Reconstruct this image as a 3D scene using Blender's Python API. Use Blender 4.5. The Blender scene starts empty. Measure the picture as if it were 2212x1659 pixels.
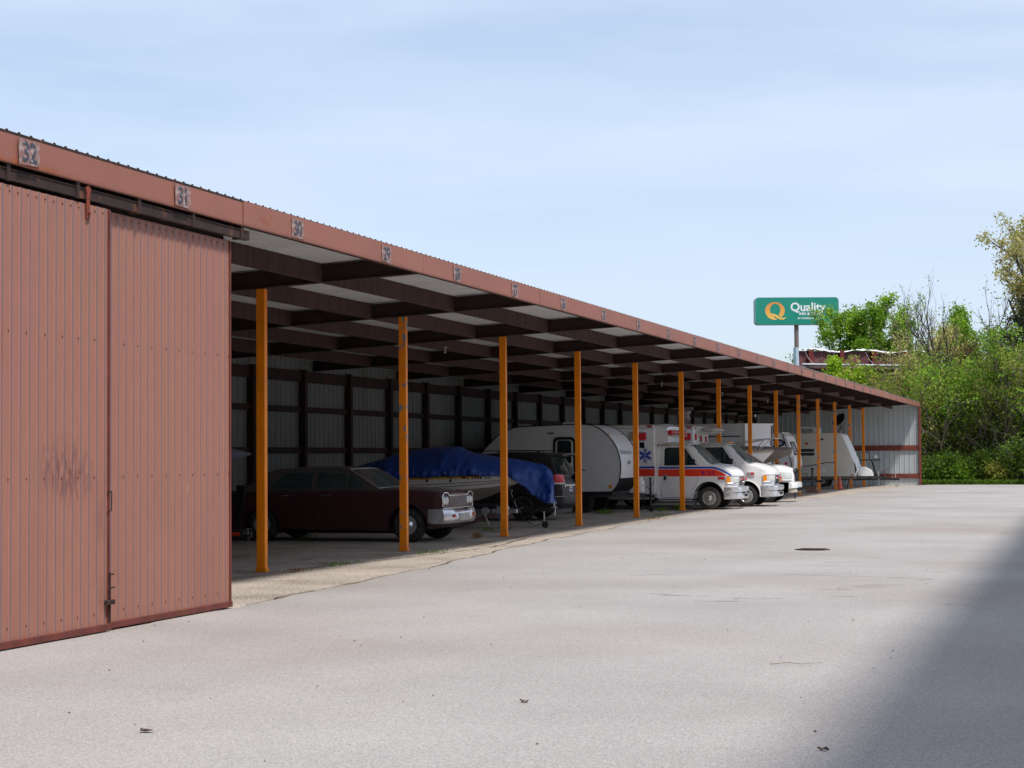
import bpy, bmesh, math, random
import numpy as np
from mathutils import Vector, Matrix

random.seed(7)
SC = bpy.context.scene
COL = SC.collection
R_ = math.radians

# ------------------------------------------------------------------ camera
cam_d = bpy.data.cameras.new('camera')
cam = bpy.data.objects.new('camera', cam_d)
COL.objects.link(cam)
cam_d.sensor_width = 36.0
cam_d.lens = 36.0 * 3768.0 / 2212.0
cam_d.clip_start = 0.1
cam_d.clip_end = 3000
rr = Vector((0.94986, 0.31258, -0.00802)); uu = Vector((0.02059, -0.03692, 0.99911)); dd = Vector((-0.312, 0.94918, 0.0415))
cam.matrix_world = Matrix(((rr.x, uu.x, -dd.x, 0), (rr.y, uu.y, -dd.y, 0), (rr.z, uu.z, -dd.z, 1.803), (0, 0, 0, 1)))
SC.camera = cam

# ------------------------------------------------------------------ sun + sky
SUN = Vector((0.44, -0.30, 1.0)).normalized()       # towards the sun
sl = bpy.data.lights.new('sun', 'SUN'); sl.energy = 3.0; sl.angle = R_(6.0); sl.color = (1.0, 0.955, 0.89)
so = bpy.data.objects.new('sun', sl); COL.objects.link(so)
so.rotation_euler = SUN.to_track_quat('Z', 'Y').to_euler(); so.location = (20, -10, 40)

W = bpy.data.worlds.new('World'); SC.world = W; W.use_nodes = True
nt = W.node_tree; nt.nodes.clear()
def N(tree, typ, **kw):
    n = tree.nodes.new(typ)
    for k, v in kw.items(): setattr(n, k, v)
    return n
out = N(nt, 'ShaderNodeOutputWorld'); bg = N(nt, 'ShaderNodeBackground'); bg.inputs[1].default_value = 0.118
sky = N(nt, 'ShaderNodeTexSky', sky_type='NISHITA'); sky.sun_disc = False
sky.sun_elevation = math.asin(SUN.z); sky.sun_rotation = math.atan2(SUN.x, SUN.y)
sky.air_density = 1.0; sky.dust_density = 1.2; sky.ozone_density = 1.5
tc = N(nt, 'ShaderNodeTexCoord'); mp = N(nt, 'ShaderNodeMapping'); mp.inputs['Scale'].default_value = (1.0, 1.0, 7.5)
mp.inputs['Rotation'].default_value = (0.10, -0.12, 0.3)
n1 = N(nt, 'ShaderNodeTexNoise'); n1.inputs['Scale'].default_value = 1.5; n1.inputs['Detail'].default_value = 7; n1.inputs['Roughness'].default_value = 0.52
n1.inputs['Distortion'].default_value = 0.35
cr = N(nt, 'ShaderNodeValToRGB'); cr.color_ramp.elements[0].position = 0.40; cr.color_ramp.elements[0].color = (0.44, 0.44, 0.44, 1)
cr.color_ramp.elements[1].position = 0.60; cr.color_ramp.elements[1].color = (0.94, 0.94, 0.94, 1)
mx = N(nt, 'ShaderNodeMixRGB'); mx.inputs[2].default_value = (4.3, 5.0, 6.15, 1)
nt.links.new(tc.outputs['Generated'], mp.inputs['Vector']); nt.links.new(mp.outputs[0], n1.inputs['Vector'])
nt.links.new(n1.outputs['Fac'], cr.inputs[0]); nt.links.new(cr.outputs[0], mx.inputs[0])
nt.links.new(sky.outputs[0], mx.inputs[1]); nt.links.new(mx.outputs[0], bg.inputs[0]); nt.links.new(bg.outputs[0], out.inputs[0])
SC.view_settings.view_transform = 'Standard'; SC.view_settings.look = 'None'
SC.view_settings.exposure = 0.50; SC.view_settings.gamma = 1.0
SC.view_settings.use_curve_mapping = False
SC.render.resolution_x = 1024; SC.render.resolution_y = 768

# ------------------------------------------------------------------ materials
MATS = {}
def mat(name, col, rough=0.6, metal=0.0, var=0.12, vs=3.0, col2=None, c2s=1.0, c2lo=0.5, c2hi=0.65, bump=0.0, bs=60.0,
        spec=0.5, coat=0.0, detail=4.0, trans=0.0, island=None, emit=None, stretch=None, speck=None):
    """one principled material: base colour, broken by noise; optional second colour in blotches, speckle and bump"""
    if name in MATS: return MATS[name]
    m = bpy.data.materials.new(name); m.use_nodes = True; t = m.node_tree; t.nodes.clear()
    o = N(t, 'ShaderNodeOutputMaterial'); b = N(t, 'ShaderNodeBsdfPrincipled')
    b.inputs['Roughness'].default_value = rough; b.inputs['Metallic'].default_value = metal
    b.inputs['Specular IOR Level'].default_value = spec; b.inputs['Coat Weight'].default_value = coat
    L = t.links.new
    c = N(t, 'ShaderNodeTexCoord'); v = c.outputs['Object']
    if stretch:
        ma = N(t, 'ShaderNodeMapping'); ma.inputs['Scale'].default_value = stretch; L(v, ma.inputs[0]); v = ma.outputs[0]
    cur = N(t, 'ShaderNodeRGB'); cur.outputs[0].default_value = (*col, 1); cur = cur.outputs[0]
    if col2:
        n = N(t, 'ShaderNodeTexNoise'); n.inputs['Scale'].default_value = c2s; n.inputs['Detail'].default_value = 6; L(v, n.inputs['Vector'])
        r = N(t, 'ShaderNodeMapRange'); r.inputs[1].default_value = c2lo; r.inputs[2].default_value = c2hi; L(n.outputs['Fac'], r.inputs[0])
        x = N(t, 'ShaderNodeMixRGB'); x.inputs[2].default_value = (*col2, 1); L(r.outputs[0], x.inputs[0]); L(cur, x.inputs[1]); cur = x.outputs[0]
    if island:
        g = N(t, 'ShaderNodeNewGeometry'); r = N(t, 'ShaderNodeValToRGB')
        els = r.color_ramp.elements; els[0].color = (*island[0], 1); els[1].color = (*island[-1], 1)
        for i, ic in enumerate(island[1:-1]):
            e = els.new((i + 1) / (len(island) - 1)); e.color = (*ic, 1)
        L(g.outputs['Random Per Island'], r.inputs[0]); cur = r.outputs[0]
    if var > 0:
        n = N(t, 'ShaderNodeTexNoise'); n.inputs['Scale'].default_value = vs; n.inputs['Detail'].default_value = detail; L(v, n.inputs['Vector'])
        r = N(t, 'ShaderNodeMapRange'); r.inputs[1].default_value = 0.3; r.inputs[2].default_value = 0.7
        r.inputs[3].default_value = 1 - var; r.inputs[4].default_value = 1 + var; L(n.outputs['Fac'], r.inputs[0])
        x = N(t, 'ShaderNodeMixRGB', blend_type='MULTIPLY'); x.inputs[0].default_value = 1; L(cur, x.inputs[1]); L(r.outputs[0], x.inputs[2]); cur = x.outputs[0]
    if speck:
        s, lo, hi, amt = speck
        n = N(t, 'ShaderNodeTexNoise'); n.inputs['Scale'].default_value = s; n.inputs['Detail'].default_value = 5; n.inputs['Roughness'].default_value = 0.75; L(v, n.inputs['Vector'])
        r = N(t, 'ShaderNodeMapRange'); r.inputs[1].default_value = lo; r.inputs[2].default_value = hi
        r.inputs[3].default_value = 1 - amt; r.inputs[4].default_value = 1 + amt; L(n.outputs['Fac'], r.inputs[0])
        x = N(t, 'ShaderNodeMixRGB', blend_type='MULTIPLY'); x.inputs[0].default_value = 1; L(cur, x.inputs[1]); L(r.outputs[0], x.inputs[2]); cur = x.outputs[0]
    L(cur, b.inputs['Base Color'])
    if bump:
        n = N(t, 'ShaderNodeTexNoise'); n.inputs['Scale'].default_value = bs; n.inputs['Detail'].default_value = 4; L(v, n.inputs['Vector'])
        q = N(t, 'ShaderNodeBump'); q.inputs['Strength'].default_value = bump; q.inputs['Distance'].default_value = 0.02
        L(n.outputs['Fac'], q.inputs['Height']); L(q.outputs[0], b.inputs['Normal'])
    if emit:
        b.inputs['Emission Color'].default_value = (*emit[0], 1); b.inputs['Emission Strength'].default_value = emit[1]
    if trans:
        tr = N(t, 'ShaderNodeBsdfTranslucent'); L(cur, tr.inputs[0]); ms = N(t, 'ShaderNodeMixShader'); ms.inputs[0].default_value = trans
        L(b.outputs[0], ms.inputs[1]); L(tr.outputs[0], ms.inputs[2]); L(ms.outputs[0], o.inputs[0])
    else:
        L(b.outputs[0], o.inputs[0])
    MATS[name] = m
    return m

# ------------------------------------------------------------------ mesh builder
class MB:
    def __init__(s): s.v = []; s.f = []; s.m = []
    def add(s, vs, fs, mi=0):
        o = len(s.v); s.v += [tuple(p) for p in vs]; s.f += [tuple(i + o for i in f) for f in fs]; s.m += [mi] * len(fs); return s
    def box(s, x0, x1, y0, y1, z0, z1, mi=0, b=0.0):
        if b > 0:
            # chamfered box
            vs = []
            for ax in range(3):
                for sx in (0, 1):
                    for sy in (0, 1):
                        for sz in (0, 1):
                            p = [(x0, x1)[sx], (y0, y1)[sy], (z0, z1)[sz]]
                            for a in range(3):
                                if a != ax:
                                    p[a] += b * (1 if (sx, sy, sz)[a] == 0 else -1)
                            vs.append(p)
            bm = bmesh.new()
            for p in vs: bm.verts.new(p)
            bmesh.ops.convex_hull(bm, input=bm.verts)
            bmesh.ops.dissolve_limit(bm, angle_limit=0.01, verts=bm.verts, edges=bm.edges)
            bm.verts.index_update()
            s.add([v.co[:] for v in bm.verts], [[v.index for v in f.verts] for f in bm.faces], mi); bm.free(); return s
        vs = [(x, y, z) for x in (x0, x1) for y in (y0, y1) for z in (z0, z1)]
        return s.add(vs, [(0, 1, 3, 2), (4, 6, 7, 5), (0, 4, 5, 1), (2, 3, 7, 6), (0, 2, 6, 4), (1, 5, 7, 3)], mi)
    def prism(s, pts, a, b, axis='y', mi=0):
        """pts 2D outline; extruded along axis between a and b. axis y: (x,z); axis x: (y,z); axis z: (x,y)"""
        n = len(pts)
        def P(p, t): return {'y': (p[0], t, p[1]), 'x': (t, p[0], p[1]), 'z': (p[0], p[1], t)}[axis]
        vs = [P(p, a) for p in pts] + [P(p, b) for p in pts]
        fs = [tuple(range(n)), tuple(range(2 * n - 1, n - 1, -1))] + [(i, i + n, (i + 1) % n + n, (i + 1) % n) for i in range(n)]
        return s.add(vs, fs, mi)
    def loft(s, rings, caps=True, mi=0, closed=True):
        n = len(rings[0]); vs = [p for r in rings for p in r]; fs = []
        for i in range(len(rings) - 1):
            for j in range(n if closed else n - 1):
                k = (j + 1) % n
                fs.append((i * n + j, i * n + k, (i + 1) * n + k, (i + 1) * n + j))
        if caps and closed:
            fs.append(tuple(range(n - 1, -1, -1))); fs.append(tuple((len(rings) - 1) * n + j for j in range(n)))
        return s.add(vs, fs, mi)
    def tube(s, path, r, n=8, mi=0, caps=True):
        P = [Vector(p) for p in path]; rr = r if isinstance(r, (list, tuple)) else [r] * len(P)
        rings = []; up = Vector((0, 0, 1))
        for i, p in enumerate(P):
            t = (P[min(i + 1, len(P) - 1)] - P[max(i - 1, 0)])
            if t.length < 1e-9: t = Vector((0, 0, 1))
            t.normalize()
            a = t.cross(up) if abs(t.z) < 0.95 else t.cross(Vector((1, 0, 0)))
            a.normalize(); b = t.cross(a)
            rings.append([tuple(p + (a * math.cos(2 * math.pi * k / n) + b * math.sin(2 * math.pi * k / n)) * rr[i]) for k in range(n)])
        return s.loft(rings, caps, mi)
    def beam(s, p, q, w, h, mi=0):
        p = Vector(p); q = Vector(q); t = (q - p).normalized(); a = t.cross(Vector((0, 0, 1)))
        a = Vector((1, 0, 0)) if a.length < 1e-4 else a.normalized(); b = a.cross(t)
        rings = [[tuple(o + a * sx * w / 2 + b * sy * h / 2) for sx, sy in ((-1, -1), (1, -1), (1, 1), (-1, 1))] for o in (p, q)]
        return s.loft(rings, True, mi)
    def lathe(s, prof, c, axis='y', n=32, mi=0, sgn=1):
        """prof: list (r, t) along axis; centre c"""
        rings = []
        for r, t in prof:
            ring = []
            for k in range(n):
                a = 2 * math.pi * k / n; u, v = r * math.cos(a), r * math.sin(a)
                if axis == 'y': ring.append((c[0] + u, c[1] + t * sgn, c[2] + v))
                elif axis == 'x': ring.append((c[0] + t * sgn, c[1] + u, c[2] + v))
                else: ring.append((c[0] + u, c[1] + v, c[2] + t * sgn))
            rings.append(ring)
        return s.loft(rings, True, mi)
    def sphere(s, c, r, n=10, sc=(1, 1, 1), mi=0):
        prof = [(max(1e-4, r * math.sin(math.pi * i / n)), -r * math.cos(math.pi * i / n)) for i in range(n + 1)]
        o = len(s.v); s.lathe(prof, (0, 0, 0), 'z', n * 2, mi)
        for i in range(o, len(s.v)): v = s.v[i]; s.v[i] = (c[0] + v[0] * sc[0], c[1] + v[1] * sc[1], c[2] + v[2] * sc[2])
        return s
    def build(s, name, m, parent=None, smooth=None, label=None):
        me = bpy.data.meshes.new(name); me.from_pydata(s.v, [], s.f)
        ms = m if isinstance(m, (list, tuple)) else [m]
        for x in ms: me.materials.append(x)
        if len(ms) > 1: me.polygons.foreach_set('material_index', s.m)
        bm = bmesh.new(); bm.from_mesh(me); bmesh.ops.recalc_face_normals(bm, faces=bm.faces); bm.to_mesh(me); bm.free()
        if smooth:
            me.polygons.foreach_set('use_smooth', [True] * len(me.polygons)); me.set_sharp_from_angle(angle=R_(smooth))
        me.update(); o = bpy.data.objects.new(name, me); COL.objects.link(o)
        if parent: o.parent = parent
        if label: o['label'] = label
        return o

def tag(o, label, cat, group=None):
    o['label'] = label; o['category'] = cat
    if group: o['group'] = group
    return o
def thing(name, label, cat, loc=(0, 0, 0), rz=0.0, group=None):
    o = bpy.data.objects.new(name, None); COL.objects.link(o); o.empty_display_size = 0.3
    o.location = loc; o.rotation_euler = (0, 0, rz); return tag(o, label, cat, group)
def struct(o): o['kind'] = 'structure'; return o
def stuff(o): o['kind'] = 'stuff'; return o

def text_mb(body, size, m4, bold=0.0, ext=0.002, space=1.0, res=3, shear=0.0):
    """text as mesh verts transformed by matrix m4 (text plane x right, y up, z out)"""
    cu = bpy.data.curves.new('lettering', 'FONT'); cu.body = body; cu.size = size; cu.extrude = ext; cu.offset = bold; cu.resolution_u = res
    cu.align_x = 'CENTER'; cu.align_y = 'CENTER'; cu.space_character = space; cu.shear = shear
    o = bpy.data.objects.new('lettering', cu); COL.objects.link(o)
    dg = bpy.context.evaluated_depsgraph_get(); me = bpy.data.meshes.new_from_object(o.evaluated_get(dg))
    b = MB(); b.add([tuple(m4 @ v.co) for v in me.vertices], [tuple(p.vertices) for p in me.polygons])
    bpy.data.objects.remove(o); bpy.data.curves.remove(cu); bpy.data.meshes.remove(me)
    return b
def frame4(o, r, u):
    r = Vector(r).normalized(); u = Vector(u).normalized(); n = r.cross(u)
    return Matrix(((r.x, u.x, n.x, o[0]), (r.y, u.y, n.y, o[1]), (r.z, u.z, n.z, o[2]), (0, 0, 0, 1)))

def lerp(tab, x):
    if x <= tab[0][0]: return tab[0][1]
    for (a, b), (c, d) in zip(tab, tab[1:]):
        if x <= c: return b + (d - b) * (x - a) / (c - a + 1e-12)
    return tab[-1][1]

# car body loft: side profile, plan width, height-dependent bulge, round wheel arches
class Body:
    def __init__(s, top, width, sill, arches=(), side=((0, 1), (3, 1)), rad=0.06, crown=0.03, bot=None, zc=0.35):
        s.top, s.width, s.sill, s.arches, s.side, s.rad, s.crown, s.bot, s.zc = top, width, sill, arches, side, rad, crown, bot, zc
    def w(s, x, z): return lerp(s.width, x) * lerp(s.side, z)
    def zb(s, x):
        z = lerp(s.bot, x) if s.bot else s.sill
        for xc, Rr, zc in s.arches:
            if abs(x - xc) < Rr: z = max(z, zc + math.sqrt(max(0, Rr * Rr - (x - xc) ** 2)))
        return z
    def mesh(s, mb, nz=8, ny=8, step=0.12, mi=0, x0=None, x1=None, zb=None):
        x0 = s.top[0][0] if x0 is None else x0; x1 = s.top[-1][0] if x1 is None else x1
        xs = {x0, x1} | {p[0] for p in s.top} | {p[0] for p in s.width}
        k = int((x1 - x0) / step) + 1
        xs |= {x0 + (x1 - x0) * i / k for i in range(k + 1)}
        for xc, Rr, zc in s.arches:
            for i in range(13):
                xs.add(xc - Rr * 0.9999 * math.cos(math.pi * i / 12))
            xs |= {xc - Rr * 1.0001, xc + Rr * 1.0001}
        xs = sorted(x for x in xs if x0 <= x <= x1); o = []
        for x in xs:
            if not o or x - o[-1] > 2e-5: o.append(x)
        rings = []
        for x in o:
            b = (zb if zb is not None else s.zb(x)); t = lerp(s.top, x); r = min(s.rad, max(0.002, (t - b) * 0.45)); half = []
            for i in range(nz + 1):
                z = b + (t - r - b) * i / nz; half.append((s.w(x, z), z))
            wt = s.w(x, t)
            for a in (30, 60, 90):
                half.append((wt - r * (1 - math.cos(R_(a))), t - r + r * math.sin(R_(a))))
            we = half[-1][0]
            for i in range(1, ny // 2 + 1):
                y = we * (1 - i / (ny / 2)); half.append((y, t + s.crown * (1 - (y / we) ** 2)))
            ring = [(x, -y, z) for y, z in half] + [(x, y, z) for y, z in half[:-1][::-1]]
            rings.append(ring)
        mb.loft(rings, True, mi); return mb
    def panel(s, mb, poly, off=0.006, side=-1, mi=0):
        """flat-ish outline (x,z) laid on the side, standing off by off"""
        n = len(poly)
        a = [(x, side * (s.w(x, z) + off), z) for x, z in poly]; b = [(x, side * (s.w(x, z) - 0.02), z) for x, z in poly]
        return mb.add(a + b, [tuple(range(n))] + [(i, (i + 1) % n, (i + 1) % n + n, i + n) for i in range(n)], mi)
    def strip(s, mb, xs, zt, zl, off=0.004, side=-1, mi=0, nz=3):
        vs = []; fs = []
        for x in xs:
            a, b = zl(x), zt(x)
            for j in range(nz + 1):
                z = a + (b - a) * j / nz; vs.append((x, side * (s.w(x, z) + off), z))
        for i in range(len(xs) - 1):
            for j in range(nz):
                p = i * (nz + 1) + j; fs.append((p, p + 1, p + nz + 2, p + nz + 1))
        return mb.add(vs, fs, mi)
    def outline(s, mb, poly, r=0.008, off=0.006, side=-1, closed=True, n=6):
        p = [(x, side * (s.w(x, z) + off), z) for x, z in poly]
        if closed: p = p + [p[0], p[1]]
        return mb.tube(p, r, n)
def xr(a, b, n): return [a + (b - a) * i / n for i in range(n + 1)]
def rrect(cx, cz, w, h, r, k=4):
    p = []
    for sx, sz, a0 in ((1, -1, -90), (1, 1, 0), (-1, 1, 90), (-1, -1, 180)):
        for i in range(k + 1):
            a = R_(a0 + 90 * i / k); p.append((cx + sx * (w / 2 - r) + r * math.cos(a), cz + sz * (h / 2 - r) + r * math.sin(a)))
    return p
# ------------------------------------------------------------------ material library
ASPH = mat('worn asphalt', (0.340, 0.320, 0.308), 0.9, var=0.09, vs=0.35, col2=(0.300, 0.266, 0.243), c2s=0.16, c2lo=0.48, c2hi=0.70, bump=0.35, bs=55, spec=0.25, detail=6, speck=(78, 0.36, 0.64, 0.40))
APR = mat('old gritty apron', (0.375, 0.325, 0.275), 0.95, var=0.14, vs=0.9, col2=(0.24, 0.195, 0.16), c2s=0.7, c2lo=0.5, c2hi=0.75, bump=0.8, bs=22, spec=0.2, detail=8, speck=(34, 0.38, 0.62, 0.6), stretch=(1, 1, 1))
DOOR = mat('faded terracotta sheet', (0.335, 0.150, 0.108), 0.66, var=0.09, vs=0.8, col2=(0.285, 0.118, 0.095), c2s=0.8, c2lo=0.5, c2hi=0.8, stretch=(1, 1, 0.35), speck=(14, 0.3, 0.7, 0.05))
RIB = mat('chalky grey rib', (0.175, 0.118, 0.125), 0.7, var=0.1, vs=2)
FASC = mat('brown fascia steel', (0.295, 0.112, 0.076), 0.6, var=0.07, vs=1.2, col2=(0.27, 0.075, 0.03), c2s=2.2, c2lo=0.62, c2hi=0.72, stretch=(1, 0.5, 1.2), speck=(25, 0.3, 0.7, 0.06))
RUST = mat('rusty red rail', (0.135, 0.030, 0.022), 0.75, var=0.25, vs=4, col2=(0.16, 0.05, 0.02), c2s=3, c2lo=0.55, c2hi=0.75)
RDARK = mat('dark rusted steel', (0.030, 0.013, 0.010), 0.8, var=0.4, vs=5, col2=(0.14, 0.05, 0.02), c2s=4, c2lo=0.58, c2hi=0.7)
BEAM = mat('dark brown beam steel', (0.034, 0.015, 0.012), 0.85, var=0.25, vs=3)
PURL = mat('rust streaked purlin', (0.052, 0.022, 0.016), 0.85, var=0.35, vs=4, col2=(0.085, 0.036, 0.018), c2s=7, c2lo=0.56, c2hi=0.72, stretch=(1, 3, 0.35))
ROOFU = mat('pale roof sheet', (0.62, 0.62, 0.615), 0.6, var=0.1, vs=1.5, stretch=(0.3, 1, 1))
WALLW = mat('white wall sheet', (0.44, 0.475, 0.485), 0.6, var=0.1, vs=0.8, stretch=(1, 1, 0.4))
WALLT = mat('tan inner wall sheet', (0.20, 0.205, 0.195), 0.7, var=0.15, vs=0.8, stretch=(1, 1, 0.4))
TIMB = mat('dark stained timber', (0.030, 0.014, 0.010), 0.85, var=0.35, vs=3, col2=(0.05, 0.014, 0.01), c2s=2)
RGIRT = mat('dark red girt timber', (0.19, 0.040, 0.026), 0.75, var=0.35, vs=4, col2=(0.06, 0.02, 0.015), c2s=5, c2lo=0.56, c2hi=0.66, stretch=(1, 1, 3))
ORNG = mat('orange yellow post paint', (0.95, 0.262, 0.004), 0.42, var=0.13, vs=5, col2=(0.12, 0.055, 0.03), c2s=9, c2lo=0.69, c2hi=0.71, stretch=(1, 1, 0.35), spec=0.4)
ORNC = mat('chipped orange post paint', (0.95, 0.262, 0.004), 0.42, var=0.05, vs=3, col2=(0.22, 0.25, 0.27), c2s=10, c2lo=0.59, c2hi=0.60, stretch=(1, 1, 0.45))
BLK = mat('black steel', (0.018, 0.018, 0.020), 0.45, var=0.15)
BLKP = mat('black plastic', (0.014, 0.014, 0.015), 0.7, var=0.1, spec=0.2)
RUB = mat('tyre rubber', (0.028, 0.026, 0.025), 0.85, var=0.2, vs=8, bump=0.2, bs=80)
DUSTRUB = mat('dusty tyre rubber', (0.055, 0.048, 0.042), 0.9, var=0.25, vs=6)
CHR = mat('chrome', (0.80, 0.80, 0.82), 0.12, 1.0, var=0.05, vs=20)
CHRD = mat('dull chrome', (0.70, 0.70, 0.73), 0.26, 0.72, var=0.15, vs=12)
STEEL = mat('polished wheel steel', (0.66, 0.64, 0.62), 0.2, 0.75, var=0.1, vs=10)
GALV = mat('galvanised steel', (0.45, 0.47, 0.49), 0.45, 0.8, var=0.15)
WHT = mat('white vehicle paint', (0.82, 0.815, 0.81), 0.32, var=0.03, vs=2, coat=0.3)
WHTD = mat('dusty white paint', (0.78, 0.765, 0.74), 0.45, var=0.06, vs=2)
DIRTW = mat('dirty roof white', (0.50, 0.45, 0.38), 0.8, var=0.25, vs=3, col2=(0.30, 0.24, 0.18), c2s=3)
GLS = mat('dark tinted glass', (0.016, 0.030, 0.030), 0.06, var=0.1, vs=1.5, spec=0.7)
GLSG = mat('dusty green glass', (0.040, 0.062, 0.060), 0.16, var=0.25, vs=2.5, spec=0.6)
REDL = mat('red lens', (0.66, 0.010, 0.018), 0.22, var=0.05, coat=0.15)
PINKL = mat('faded pink lens', (0.42, 0.07, 0.10), 0.3, var=0.25, vs=12, coat=0.2)
AMB = mat('amber lens', (0.85, 0.27, 0.01), 0.15, var=0.03, coat=0.5)
CLRL = mat('clear lens', (0.62, 0.63, 0.60), 0.08, var=0.08, coat=0.8, spec=0.9)
YELL = mat('aged clear lens', (0.36, 0.33, 0.22), 0.2, var=0.1, coat=0.5)
BLUE = mat('blue stripe paint', (0.012, 0.055, 0.42), 0.35, var=0.05)
RED = mat('orange red stripe paint', (0.88, 0.045, 0.014), 0.35, var=0.04)
NAVY = mat('navy decal', (0.012, 0.020, 0.07), 0.4, var=0.1)
INK = mat('black ink', (0.010, 0.010, 0.012), 0.8, var=0, spec=0.1)
MAROON = mat('dusty maroon paint', (0.056, 0.016, 0.019), 0.42, var=0.1, vs=2, coat=0.15)
DUST = mat('dust covered roof paint', (0.085, 0.065, 0.06), 0.75, var=0.2, vs=2)
TARP = mat('blue tarpaulin', (0.006, 0.048, 0.27), 0.42, var=0.15, vs=1.5, bump=0.4, bs=7)
GTARP = mat('slate grey cover', (0.24, 0.25, 0.33), 0.8, var=0.1, vs=2, bump=0.5, bs=5)
BTARP = mat('taupe boat cover', (0.20, 0.165, 0.14), 0.85, var=0.15, vs=2, bump=0.5, bs=6)
HULL = mat('cream hull gelcoat', (0.82, 0.78, 0.76), 0.35, var=0.04)
HULLD = mat('shaded hull bottom', (0.40, 0.35, 0.32), 0.6, var=0.1)  # darker hull colour paints in the shade under the V bottom
YEL = mat('yellow stripe', (0.70, 0.36, 0.01), 0.4, var=0.05)
VAN = mat('dark bronze van paint', (0.020, 0.015, 0.016), 0.5, 0.0, var=0.05, coat=0.0, spec=0.35)
SILV = mat('silver camper skin', (0.72, 0.73, 0.745), 0.45, var=0.03)
SKW = mat('white camper skin', (0.82, 0.82, 0.83), 0.4, var=0.04, vs=1.5)
CREAM = mat('cream camper skin', (0.66, 0.64, 0.58), 0.45, var=0.05, vs=1.2)
TAUPE = mat('taupe skirt', (0.13, 0.105, 0.095), 0.5, var=0.05)
WOOD = mat('weathered block wood', (0.22, 0.14, 0.09), 0.85, var=0.3, vs=8)
BRICK = mat('old red block', (0.28, 0.12, 0.08), 0.9, var=0.3, vs=8)
BARK = mat('grey brown bark', (0.13, 0.105, 0.085), 0.9, var=0.3, vs=6)
BARKD = mat('dark bark', (0.065, 0.05, 0.042), 0.9, var=0.3, vs=6)

ALLOY = mat('silver alloy', (0.62, 0.62, 0.62), 0.35, 0.3, var=0.05)
def blot(m, cy, cz, ry, rz, col, sc=(1, 22, 5), lo=0.42, hi=0.62, amt=0.75):
    """a stain of its own shape at one spot of the door (object space)"""
    t = m.node_tree; b = next(n for n in t.nodes if n.type == 'BSDF_PRINCIPLED'); src = b.inputs['Base Color'].links[0].from_socket; L = t.links.new
    c = N(t, 'ShaderNodeTexCoord'); s1 = N(t, 'ShaderNodeMapping'); s1.inputs['Location'].default_value = (0, -cy / ry, -cz / rz); s1.inputs['Scale'].default_value = (0, 1 / ry, 1 / rz)
    L(c.outputs['Object'], s1.inputs[0]); ln = N(t, 'ShaderNodeVectorMath', operation='LENGTH'); L(s1.outputs[0], ln.inputs[0])
    r1 = N(t, 'ShaderNodeMapRange'); r1.inputs[1].default_value = 1.0; r1.inputs[2].default_value = 0.15; L(ln.outputs['Value'], r1.inputs[0])
    s2 = N(t, 'ShaderNodeMapping'); s2.inputs['Scale'].default_value = sc; L(c.outputs['Object'], s2.inputs[0]); n = N(t, 'ShaderNodeTexNoise'); n.inputs['Scale'].default_value = 1.0; n.inputs['Detail'].default_value = 6; L(s2.outputs[0], n.inputs['Vector'])
    r2 = N(t, 'ShaderNodeMapRange'); r2.inputs[1].default_value = lo; r2.inputs[2].default_value = hi; r2.inputs[4].default_value = amt; L(n.outputs['Fac'], r2.inputs[0])
    mu = N(t, 'ShaderNodeMath', operation='MULTIPLY'); L(r1.outputs[0], mu.inputs[0]); L(r2.outputs[0], mu.inputs[1])
    x = N(t, 'ShaderNodeMixRGB'); x.inputs[2].default_value = (*col, 1); L(mu.outputs[0], x.inputs[0]); L(src, x.inputs[1]); L(x.outputs[0], b.inputs['Base Color'])
for m_ in (DOOR, RIB):
    blot(m_, 21.25, 1.72, 0.60, 0.42, (0.13, 0.055, 0.050)); blot(m_, 21.55, 1.62, 0.55, 0.30, (0.15, 0.06, 0.055))
    blot(m_, 22.05, 0.9, 0.35, 1.1, (0.17, 0.07, 0.06), (1, 9, 2), 0.45, 0.7, 0.6); blot(m_, 20.2, 2.9, 0.08, 0.6, (0.25, 0.06, 0.02), (1, 40, 2), 0.5, 0.6, 0.8)
    blot(m_, 24.0, 1.35, 0.03, 0.30, (0.50, 0.30, 0.24), (1, 90, 5), 0.5, 0.6, 0.6); blot(m_, 23.1, 3.2, 0.03, 0.2, (0.50, 0.30, 0.24), (1, 90, 5), 0.5, 0.6, 0.6)
blot(FASC, 20.3, 4.69, 1.3, 0.06, (0.36, 0.09, 0.02), (1, 6, 20), 0.4, 0.6, 0.9)
# ------------------------------------------------------------------ layout
PX = -9.75; PB = -20.05; YE = 110.67; YN = -6.0; XP = PX - 2.776
def kY(k): return 14.595 + 3.05 * k
def sm(a, b, x): t = min(1, max(0, (x - a) / (b - a))); return t * t * (3 - 2 * t)
def zg(y): return -0.06 * sm(60, 82, y) - 0.11 * sm(95, 112, y)
def zu(x): return 4.66 - 0.048 * (PX - x)          # underside of the roof frame

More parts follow.
